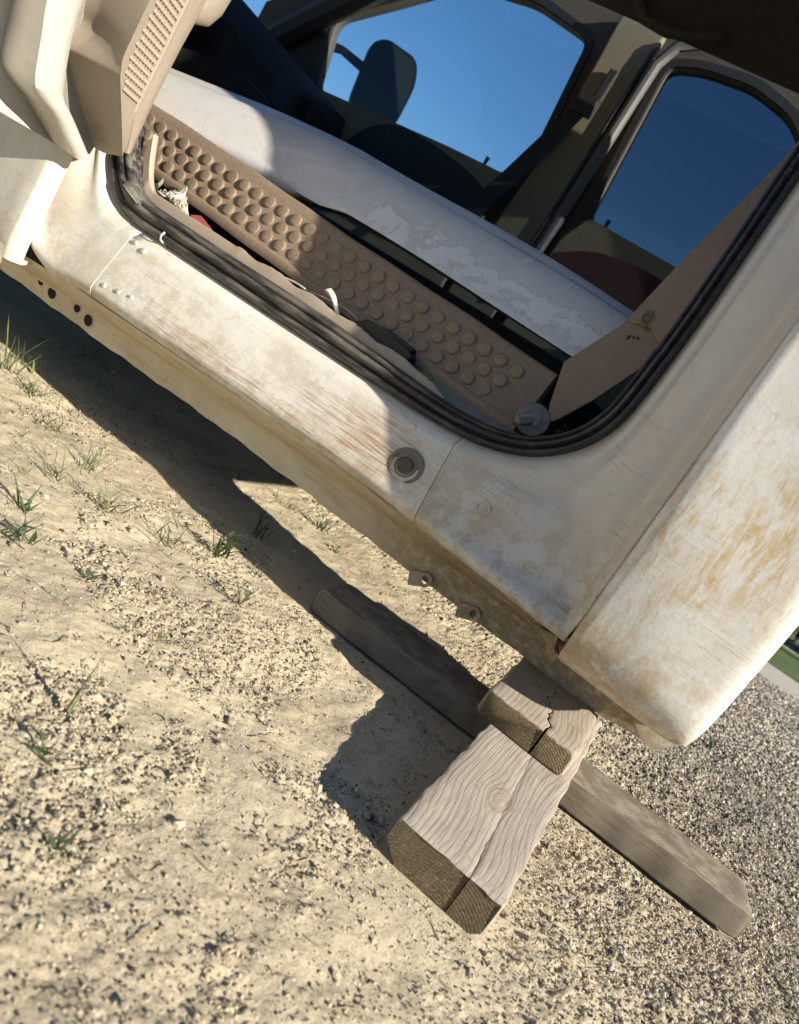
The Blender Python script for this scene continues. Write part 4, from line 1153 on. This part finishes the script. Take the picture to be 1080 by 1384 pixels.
# ------------------------------------------------------------------ timber
def woodmat(name, knot=None, tone=(0.40, 0.335, 0.265), dark=(0.22, 0.175, 0.13), ring=150, endc=((0.20, 0.15, 0.085), (0.085, 0.06, 0.033)), stain=0.0, mossy=0.0):
    t = NT(name)
    O = t.obj(); x, y, z = t.sep(O)
    nx, ny, nz = t.sep(t.objn())
    wob = t.math('MULTIPLY', t.math('SUBTRACT', t.noise(t.mapping(O, scale=(9, 4.5, 9)), 1.0, 1, 0.4), 0.5), 0.045)
    f = t.math('ADD', x, wob)
    if knot:
        kx, ky, kr = knot
        kn = t.math('MULTIPLY', t.math('SUBTRACT', t.noise(O, 18, 1, 0.5), 0.5), 0.006)
        dx = t.math('ADD', t.math('SUBTRACT', f, kx), kn); dy = t.math('MULTIPLY', t.math('SUBTRACT', y, ky), 0.55)
        r2 = t.math('ADD', t.math('MULTIPLY', dx, dx), t.math('MULTIPLY', dy, dy))
        psi = t.math('MULTIPLY', dx, t.math('SUBTRACT', 1.0, t.math('DIVIDE', kr * kr, t.math('MAXIMUM', r2, kr * kr * 0.55))))
        rad = t.math('SQRT', r2)
        inside = t.ramp(rad, kr * 1.12, kr * 0.92)
        f = t.math('ADD', t.math('MULTIPLY', psi, t.math('SUBTRACT', 1.0, inside)), t.math('MULTIPLY', t.math('MULTIPLY', rad, 0.8), inside))
    f = t.math('ADD', f, t.math('MULTIPLY', t.noise(t.comb(t.math('MULTIPLY', f, 60), 0.0, 0.0), 1.0, 3, 0.7), 0.016))
    bands = t.math('SINE', t.math('MULTIPLY', t.math('ADD', f, t.math('MULTIPLY', t.noise(O, 5, 0), 0.02)), ring * 2.2))
    bands = t.math('ADD', t.math('MULTIPLY', bands, 0.5), 0.5)
    fib = t.noise(t.mapping(O, scale=(420, 12, 420)), 1.0, 3, 0.6)
    big = t.noise(O, 7, 5, 0.6)
    vw = t.noise(O, 16, 3, 0.6)
    c = t.mix(t.math('MULTIPLY', t.ramp(bands, 0.35, 1.0), t.ramp(vw, 0.34, 0.66, 0.08, 0.6)), tone, dark)
    c = t.mix(t.math('MULTIPLY', t.ramp(fib, 0.42, 0.7), 0.45), c, tuple(v * 0.55 for v in dark))
    c = t.mix(t.math('MULTIPLY', t.ramp(big, 0.40, 0.66), 0.5), c, tuple(v * 0.78 for v in tone))
    grime = t.noise(O, 48, 8, 0.75)
    c = t.mix(t.math('MULTIPLY', t.ramp(grime, 0.52, 0.70), 0.5), c, tuple(v * 0.5 for v in tone))
    if knot:
        c = t.mix(t.math('MULTIPLY', inside, 0.3), c, (0.28, 0.215, 0.155))
        rim = t.math('MULTIPLY', t.ramp(rad, kr * 1.25, kr * 1.05), t.ramp(rad, kr * 0.85, kr * 1.0))
        c = t.mix(t.math('MULTIPLY', rim, 0.5), c, (0.22, 0.175, 0.13))
    if stain:
        n5 = t.noise(O, 26, 6, 0.7)
        c = t.mix(t.math('MULTIPLY', t.math('MULTIPLY', t.ramp(n5, 0.42, 0.62), t.ramp(nz, 0.3, 0.8)), stain), c, (0.42, 0.37, 0.28))
    # end grain
    rr = t.math('SQRT', t.math('ADD', t.math('MULTIPLY', x, x), t.math('MULTIPLY', t.math('ADD', z, 0.09), t.math('ADD', z, 0.09))))
    er = t.math('ADD', t.math('MULTIPLY', t.math('SINE', t.math('MULTIPLY', t.math('ADD', rr, t.math('MULTIPLY', big, 0.02)), 1500)), 0.5), 0.5)
    sp = t.noise(O, 620, 4, 0.75)
    ec = t.mix(t.ramp(sp, 0.36, 0.66), endc[1], endc[0])
    ec = t.mix(t.math('MULTIPLY', er, 0.6), ec, endc[1])
    ec = t.mix(t.math('MULTIPLY', t.ramp(grime, 0.45, 0.65), 0.6), ec, endc[0])
    ec = t.mix(t.math('MULTIPLY', t.ramp(sp, 0.56, 0.68), 0.85), ec, (0.52, 0.44, 0.28))
    isend = t.ramp(t.math('ABSOLUTE', ny), 0.55, 0.8)
    c = t.mix(isend, c, ec)
    h1 = t.math('ADD', t.math('MULTIPLY', t.ramp(bands, 0.5, 1.0), -0.35), t.math('MULTIPLY', fib, 0.8))
    h2 = t.math('ADD', t.math('ADD', t.math('MULTIPLY', sp, 4.5), t.math('MULTIPLY', grime, 5.0)), t.math('MULTIPLY', er, 2.0))
    mh = t.n('ShaderNodeMix', data_type='FLOAT'); t.put(mh.inputs[0], isend); t.put(mh.inputs[2], h1); t.put(mh.inputs[3], h2)
    return t.done(c, 0.82, t.bump(mh.outputs[0], 0.5, 0.0012), spec=0.25)

M['wood_lower'] = woodmat('weathered_grey_wood', knot=(0.010, 0.178, 0.016), tone=(0.40, 0.345, 0.28), dark=(0.25, 0.205, 0.16), ring=340)
M['wood_upper'] = woodmat('weathered_brown_wood', tone=(0.35, 0.295, 0.225), dark=(0.25, 0.20, 0.15), ring=330, stain=0.35)
M['wood_plank'] = woodmat('old_dark_plank', tone=(0.20, 0.165, 0.12), dark=(0.105, 0.082, 0.058), ring=260, stain=0.42, endc=((0.22, 0.165, 0.095), (0.10, 0.075, 0.045)))

def beam(name, L, wdt, thk, mat, crack=None, ch=(0.004, 0.004, 0.010, 0.010), endround=0.0, nseg=110, chip=None, seed=1, rag=0.0):
    """beam along local +Y from 0 to L, top at z=+thk/2; crack(y)->(x, gap) splits it; returns an object at the origin"""
    rg = random.Random(seed)
    mb = MB()
    ph = [rg.uniform(0, 6) for _ in range(6)]
    halves = [(-1, None), (1, None)] if crack else [(0, None)]
    def outline(xl, xr, y, jl=True, jr=True):
        tl, tr_, br, bl = ch
        nz = 0.0012 * math.sin(y * 60 + ph[0]) + 0.0008 * math.sin(y * 143 + ph[1])
        er = endround * max(0, 1 - min(y, L - y) / 0.02) ** 2 if endround else 0
        zt = thk / 2 + 0.0007 * math.sin(y * 41 + ph[2]) - er; zbm = -thk / 2 + er
        if chip: zt -= chip(y)
        l = xl + (nz if jl else 0) + (er if jl else 0); r = xr + (0.001 * math.sin(y * 77 + ph[3]) if jr else 0) - (er if jr else 0)
        a = tl if jl else 0.0004; b = tr_ if jr else 0.0004; c = br if jr else 0.0004; d = bl if jl else 0.0004
        pts = [(l, zbm + d), (l, zt - a), (l + a * .3, zt - a * .3), (l + a, zt)]
        m = 6
        for k in range(1, m): pts.append((l + a + (r - b - l - a) * k / m, zt))
        pts += [(r - b, zt), (r - b * .3, zt - b * .3), (r, zt - b), (r, zbm + c), (r - c, zbm), (l + d, zbm)]
        return pts
    ys_ = sorted(set([0, 0.0015, 0.004, 0.008, 0.014] + list(np.linspace(0.02, L - 0.02, nseg)) + [L - 0.014, L - 0.008, L - 0.004, L - 0.0015, L]))
    for hv, _ in halves:
        rows = []
        for y in ys_:
            ed = 0.0022 * max(0, 1 - min(y, L - y) / 0.004)
            if hv == 0:
                p = outline(-wdt / 2 + ed, wdt / 2 - ed, y)
            else:
                cx, gap = crack(y)
                p = outline(-wdt / 2 + ed, cx - gap / 2, y, True, False) if hv < 0 else outline(cx + gap / 2, wdt / 2 - ed, y, False, True)
            zc = [q[1] for q in p]
            p = [(q[0], q[1] * (1 - ed / thk * 2)) for q in p]
            if rag and y < 0.03:
                p = [(q[0] + rg.uniform(-1, 1) * rag * (.6 if hv == 0 or abs(q[0] - crack(y)[0]) > 0.008 else 0) * (1 - y / 0.03), q[1] - rg.random() * rag * 2.2 * (1 - y / 0.03) ** 2 * (1 if q[1] > 0 else -0.6) * (1 if hv == 0 or abs(q[0] - crack(y)[0]) > 0.008 else 0)) for q in p]
            rows.append([(q[0], y, q[1]) for q in p])
        o_ = len(mb.v); n_ = len(rows[0])
        mb.grid(rows, True)
        mb.f.append(tuple(o_ + k for k in range(n_))); e_ = o_ + (len(rows) - 1) * n_
        mb.f.append(tuple(e_ + k for k in reversed(range(n_))))
    return build(name, mb, mat, None, auto=40, origin=(0, 0, 0))

SL = 0.0968
def rough_end(o, amp, seed, y_max=0.003):
    g = random.Random(seed)
    for v in o.data.vertices:
        if v.co.y < y_max:
            v.co.y += g.uniform(-amp, amp)
# plank lying on the ground along the truck
pk = beam('ground_plank', 0.875, 0.130, 0.050, 'wood_plank', ch=(0.003, 0.003, 0.003, 0.003), endround=0.004, seed=4, rag=0.001)
pk.rotation_euler = (R(0.5), 0, R(-87.6))
pk.location = (-0.468, 0.279, 0.0240)
tag(pk, 'dark weathered plank lying flat on the ground, crossing under the grey timber', 'plank')
# lower timber: near end on the sand, far part on the plank
jag = {}
def crackL(y):
    x = 0.0265 - 0.06 * y + 0.0006 * math.sin(y * 70) + 0.0004 * math.sin(y * 220 + 1)
    g = 0.0013 * max(0.0, 1 - (y / 0.125) ** 2) + 0.00005
    return x, g
lo = beam('timber_block', 0.66, 0.145, 0.058, 'wood_lower', crack=crackL, ch=(0.003, 0.003, 0.010, 0.024), seed=2, rag=0.0006)
lo.location = (-0.001, -0.238, 0.0235)
lo.rotation_euler = (math.atan(SL), 0, R(0.2))
rough_end(lo, 0.0012, 3)
tag(lo, 'grey weathered timber with a knot and wavy grain, lower of the two stacked blocks', 'timber block', 'timber blocks stacked under the cab')
def crackU(y):
    x = 0.012 + 0.006 * math.sin(y * 34 + 0.4) + 0.0035 * math.sin(y * 95) + 0.0018 * math.sin(y * 230 + 2) - 0.10 * (y - 0.05)
    g = 0.0042 * max(0.12, 1 - (y / 0.24) ** 1.5)
    return x, g
upb = beam('timber_block', 0.36, 0.160, 0.050, 'wood_upper', crack=crackU, ch=(0.008, 0.006, 0.005, 0.006), endround=0.003, seed=9, rag=0.0016)
upb.location = (-0.024, 0.100, 0.1085)
upb.rotation_euler = (math.atan(SL), 0, R(0.8))
rough_end(upb, 0.0010, 5, 0.0012)
tag(upb, 'split brown timber with a jagged crack, upper block directly under the cab', 'timber block', 'timber blocks stacked under the cab')

# ------------------------------------------------------------------ litter in the sill
def crumple(cx, cy, cz, sx, sy, sz, seed, n=14):
    g = np.random.default_rng(seed)
    mb = MB()
    tex = specnoise(64, 1.2, seed, 1, 12)
    rows = []
    for i in range(n):
        r = []
        for j in range(n):
            u, v = i / (n - 1) - .5, j / (n - 1) - .5
            q = tex[i * 4 % 64, j * 4 % 64]; q2 = tex[(i * 4 + 20) % 64, (j * 4 + 33) % 64]
            r.append((cx + u * sx + 0.14 * sx * q2, cy + v * sy + 0.10 * sy * q, cz + sz * (0.5 + 0.35 * q)))
        rows.append(r)
    return mb.grid(rows)
tag(build('crumpled_tissue', crumple(-1.225, 0.285, 0.468, 0.075, 0.036, 0.034, 21), 'paper', None, smooth=False, origin=(-1.225, 0.285, 0.465)), 'crumpled off-white tissue lying in the front corner of the sill', 'tissue')
mb = MB().grid([[(-1.287, 0.280, 0.490), (-1.274, 0.277, 0.496), (-1.268, 0.276, 0.518)], [(-1.278, 0.272, 0.485), (-1.266, 0.269, 0.494), (-1.262, 0.272, 0.512)], [(-1.262, 0.270, 0.482), (-1.256, 0.267, 0.490), (-1.256, 0.27, 0.500)]])
tag(build('paper_scrap', mb, 'paper', None, smooth=False, origin=(-1.27, 0.275, 0.485)), 'small torn white paper scrap standing up beside the crumpled tissue', 'paper scrap')
mb = MB()
for k in range(26):
    x = random.gauss(-1.21, 0.022); y = random.gauss(0.268, 0.006); z = 0.478 + random.uniform(0, 0.012)
    a = random.uniform(0, 3.1); L_ = random.uniform(0.006, 0.014)
    mb.tube([(x, y, z), (x + L_ * math.cos(a), y + 0.002, z + L_ * math.sin(a) * .6)], [0.0018, 0.0008], 4)
tag(build('dry_litter', mb, 'straw', None, origin=(-1.21, 0.268, 0.475)), 'dry leaf and straw bits caught on the tissue in the sill', 'dry litter', kind='stuff')
mb = MB().prism([(-1.168, 0.478), (-1.150, 0.487), (-1.105, 0.476), (-1.112, 0.470), (-1.150, 0.470)], lambda x, z: Vector((x, 0.278 + (z - .47) * .5, z)), (0, 0.006, 0))
tag(build('red_scrap', mb, 'red', None, smooth=False, origin=(-1.14, 0.278, 0.472), bevel=0.0012), 'faded red plastic scrap beside the crumpled tissue', 'plastic scrap')
mb = MB().tube(catmull([(-0.90, 0.268, 0.474), (-0.865, 0.270, 0.479), (-0.84, 0.27, 0.479)], 5), 0.0022, 6)
mb.tube(catmull([(-0.84, 0.27, 0.479), (-0.79, 0.272, 0.486), (-0.745, 0.276, 0.490), (-0.715, 0.280, 0.484), (-0.695, 0.284, 0.468)], 6), 0.0008, 5)
tag(build('wire', mb, 'wire', None, origin=(-0.8, 0.27, 0.468)), 'thin white wire curling over the sill trim', 'wire')
rows = []
for t in np.linspace(0, 1, 9):
    x = -0.795 + 0.055 * t; zc = 0.499 - 0.028 * t + 0.004 * math.sin(t * 5)
    wd = 0.0085 * (1 - 0.65 * t)
    rows.append([(x - wd * .5, 0.263, zc - wd * .3), (x, 0.260 - 0.003 * math.sin(t * 6), zc + 0.001), (x + wd * .7, 0.264, zc + wd)])
tag(build('tape_scrap', MB().grid(rows), 'paper', None, origin=(-0.77, 0.263, 0.47)), 'twisted white strip standing on the sill trim next to the wire', 'tape scrap')
mb = MB()
mb.prism(rounded([(-0.715, 0.470), (-0.700, 0.496), (-0.655, 0.500), (-0.600, 0.497), (-0.575, 0.480), (-0.59, 0.466), (-0.65, 0.466)], 0.012), lambda x, z: Vector((x, 0.272, z)), (0, 0.034, 0))
mb.prism(rounded([(-0.735, 0.472), (-0.70, 0.490), (-0.70, 0.474)], 0.004), lambda x, z: Vector((x, 0.276, z)), (0, 0.016, 0))
mb.prism(rounded([(-0.64, 0.501), (-0.585, 0.496), (-0.583, 0.489), (-0.64, 0.493)], 0.003), lambda x, z: Vector((x, 0.268, z)), (0, 0.03, 0))
tag(build('plastic_connector', mb, 'black', None, smooth=False, origin=(-0.65, 0.285, 0.466), bevel=0.003), 'black plastic buckle lying against the bumps of the step board', 'buckle')
mb = MB().prism([(-0.545, 0.466), (-0.540, 0.473), (-0.515, 0.471), (-0.512, 0.464)], lambda x, z: Vector((x, 0.262, z)), (0, 0.005, 0))
tag(build('green_scrap', mb, 'green_plastic', None, smooth=False, origin=(-0.53, 0.263, 0.464)), 'tiny green plastic bit in the sill behind the door seal', 'plastic scrap')

# ------------------------------------------------------------------ weeds and dry straw
def blade(mb, base, L, az, bend, wd, lean=0.35, n=6):
    p = Vector(base); d = Vector((math.cos(az) * lean, math.sin(az) * lean, 1)).normalized()
    side = Vector((-math.sin(az), math.cos(az), 0))
    rows = []
    for k in range(n + 1):
        t = k / n
        wk = wd * (1 - t ** 1.6) * (0.6 + 0.8 * min(t * 3, 1)) * .7 + 0.00012
        rows.append([p - side * wk, p + Vector((math.cos(az), math.sin(az), 0)) * -wk * 0.25, p + side * wk])
        d = (d + Vector((math.cos(az) * bend / n, math.sin(az) * bend / n, -abs(bend) * 0.45 / n))).normalized()
        p = p + d * (L / n)
    mb.grid(rows)
def tuft(nblades, L, spread, wd, seed, x, y, lean=0.5, bend=0.8, leafy=False):
    g = random.Random(seed)
    L *= 1.4; wd *= 1.1
    mb = MB(); z0 = float(gheight(x, y)) - 0.003
    for k in range(int(nblades * (1.7 if nblades > 3 else 1))):
        a = g.uniform(0, 6.283)
        bx, by = x + g.gauss(0, spread), y + g.gauss(0, spread)
        blade(mb, (bx, by, z0), L * g.uniform(0.45, 1.05), a, bend * g.uniform(0.2, 1.3), wd * g.uniform(0.6, 1.2), lean * g.uniform(0.3, 1.3))
    if leafy:
        for k in range(leafy):
            h = L * g.uniform(0.2, 0.95); a = g.uniform(0, 6.283)
            blade(mb, (x + g.gauss(0, spread * .3), y + g.gauss(0, spread * .3), z0 + h * .8), L * 0.4, a, 0.8, wd * 1.5, 1.4, 4)
    return mb
WEEDS = [
    # x, y, blades, L, spread, width, lean, bend, leafy, name, label
    (-0.384, -0.455, 2, 0.066, 0.002, 0.0034, 0.03, 0.06, 0, 'grass_tuft', 'single upright green grass blade with a long shadow at the left edge'),
    (-0.350, -0.519, 4, 0.024, 0.003, 0.0020, 0.9, 0.6, 3, 'weed', 'small weed with a reddish tip below the single upright blade'),
    (-0.326, -0.516, 2, 0.040, 0.003, 0.0016, 1.6, 0.7, 0, 'weed', 'thin leaning sprout beside the red-tipped weed'),
    (-0.255, -0.585, 4, 0.022, 0.003, 0.0022, 1.0, 0.6, 2, 'weed', 'blurred low weed nearest the camera on the left edge'),
    (-0.590, -0.243, 4, 0.030, 0.004, 0.0030, 1.0, 0.5, 2, 'weed', 'tiny two-leaved sprout on its own in bare sand'),
    (-0.488, 0.004, 4, 0.040, 0.004, 0.0022, 0.6, 0.6, 4, 'weed', 'small sprout close to the shadow left of the plank end'),
    (-0.628, 0.117, 10, 0.048, 0.009, 0.0028, 0.6, 0.5, 22, 'weed', 'bushiest leafy weed at the edge of the truck shadow'),
    (-0.668, 0.022, 7, 0.045, 0.010, 0.0014, 0.7, 0.9, 6, 'weed', 'thin stemmed weed just left of the bushiest one'),
    (-0.765, -0.030, 12, 0.050, 0.014, 0.0016, 0.6, 0.9, 4, 'grass_tuft', 'wide loose grass tuft amid the bare sand'),
    (-0.862, -0.053, 8, 0.050, 0.010, 0.0014, 0.7, 0.8, 0, 'grass_tuft', 'narrow grass tuft left of the wide loose one'),
    (-0.770, -0.205, 8, 0.040, 0.008, 0.0024, 0.9, 0.5, 3, 'weed', 'weed with one long slanting leaf near the left edge'),
    (-0.690, -0.275, 9, 0.034, 0.010, 0.0026, 1.0, 0.5, 4, 'weed', 'flat dark rosette weed touching the left edge'),
    (-1.295, 0.180, 7, 0.085, 0.010, 0.0024, 0.35, 0.5, 0, 'grass_tuft', 'tallest grass blades at the left edge below the sill'),
    (-1.330, 0.265, 6, 0.060, 0.010, 0.0026, 0.4, 0.5, 4, 'grass_tuft', 'short tuft with one broad blade at the edge of the truck shadow'),
    (-1.215, 0.175, 12, 0.050, 0.012, 0.0014, 0.5, 0.8, 0, 'grass_tuft', 'fine upright tuft below the tallest blades'),
    (-1.060, 0.110, 10, 0.040, 0.014, 0.0014, 0.7, 0.8, 0, 'grass_tuft', 'low yellowish tuft below the left end of the sill'),
    (-0.905, 0.060, 9, 0.055, 0.012, 0.0013, 0.5, 0.7, 0, 'grass_tuft', 'sparse upright tuft midway along the truck shadow'),
    (-0.555, 0.175, 4, 0.022, 0.006, 0.0022, 1.0, 0.5, 4, 'weed', 'little sprout at the shadow edge right of the bushiest weed'),
    (-0.735, 0.735, 9, 0.035, 0.012, 0.0026, 0.8, 0.5, 8, 'weed', 'low weed in the lit strip under the sill'),
    (-0.840, 0.700, 12, 0.040, 0.016, 0.0014, 0.8, 0.8, 0, 'grass_tuft', 'thin grass in the lit strip behind the sill shadow'),
    (-0.640, 0.640, 5, 0.022, 0.008, 0.0026, 0.9, 0.5, 4, 'weed', 'tiny sprout in the lit strip nearest the plank'),
    (-0.700, 0.360, 9, 0.050, 0.014, 0.0018, 0.5, 0.6, 6, 'weed', 'shaded weed inside the truck shadow'),
    (0.408, 1.409, 8, 0.050, 0.018, 0.0040, 0.8, 0.5, 4, 'weed', 'small green weed in the gravel below the cab corner'),
    (0.470, 0.930, 6, 0.030, 0.003, 0.0026, 0.9, 0.5, 2, 'weed', 'faint sprout in the gravel above the plank end'),
]
for i, (x, y, nbl, L_, spd, wd, ln, bd_, lf, nm, lab) in enumerate(WEEDS):
    o_ = build(nm, tuft(nbl, L_, spd, wd, 100 + i, x, y, ln, bd_, lf), 'grass' if nm != 'weed' else 'weed', None, origin=(x, y, 0), recalc=False)
    tag(o_, lab, 'weed' if nm == 'weed' else 'grass', 'weeds and grass in the sand')
# dead straw and grass litter
mb = MB()
g = random.Random(5)
for k in range(420):
    x = g.uniform(-1.5, 0.3); y = g.uniform(-0.65, 0.9)
    if not bool(in_view(np.array([x]), np.array([y]))[0]) or not bool(timber_clear(np.array([x]), np.array([y]))[0]): continue
    L_ = g.uniform(0.008, 0.035) * (2.2 if g.random() < 0.08 else 1); a = g.uniform(0, 6.28); cv = g.uniform(-1.2, 1.2)
    pts = []
    px_, py_ = x, y
    for q in range(5):
        pts.append((px_, py_, float(gheight(px_, py_)) + 0.0012 + 0.002 * g.random()))
        px_ += L_ / 4 * math.cos(a); py_ += L_ / 4 * math.sin(a); a += cv / 4
    mb.tube(pts, [0.0006, 0.0007, 0.0007, 0.0006, 0.0003], 4)
tag(build('dry_straw', mb, 'drygrass', None), 'dry straw bits strewn over the sand', 'straw', kind='stuff')
mb = MB()
for k in range(1500):
    x = g.uniform(-1.6, 0.35); y = g.uniform(-0.68, 0.9)
    if not bool(in_view(np.array([x]), np.array([y]))[0]) or not bool(timber_clear(np.array([x]), np.array([y]))[0]): continue
    if g.random() > 0.25 + 0.75 * float(crumble(x, y)): continue
    L_ = g.uniform(0.003, 0.012) * (1.8 if g.random() < 0.06 else 1); a = g.uniform(0, 6.28)
    z0 = float(gheight(x, y)) + 0.0006
    mb.tube([(x, y, z0), (x + L_ * .5 * math.cos(a), y + L_ * .5 * math.sin(a), z0 + g.uniform(0, .003)), (x + L_ * math.cos(a + .4), y + L_ * math.sin(a + .4), z0 + g.uniform(0, .002))], [g.uniform(.0004, .0011), g.uniform(.0004, .0010), 0.0003], 4)
tag(build('dark_twigs', mb, 'underbody', None), 'tiny dark twig bits and root fibres strewn over the sand', 'twigs', kind='stuff')
mb = MB()
for k in range(1900):
    x = g.uniform(-1.7, -0.35); y = g.uniform(-0.35, 0.95)
    if not bool(in_view(np.array([x]), np.array([y]))[0]): continue
    dn = 0.25 + 0.75 * float(sstep(-0.5, -1.2, x))
    if g.random() > dn * float(sstep(-0.4, 0.9, samp(TX1, x + 3.3, y + 1.1, 1.1))): continue
    z0 = float(gheight(x, y)) - 0.001
    for q in range(g.randint(1, 3)):
        blade(mb, (x + g.gauss(0, .003), y + g.gauss(0, .003), z0), g.uniform(0.008, 0.034), g.uniform(0, 6.28), g.uniform(0, 1), 0.0009, 0.8, 4)
tag(build('sparse_grass', mb, 'grass', None, recalc=False), 'tiny sparse green shoots growing out of the sand', 'grass shoots', kind='stuff')
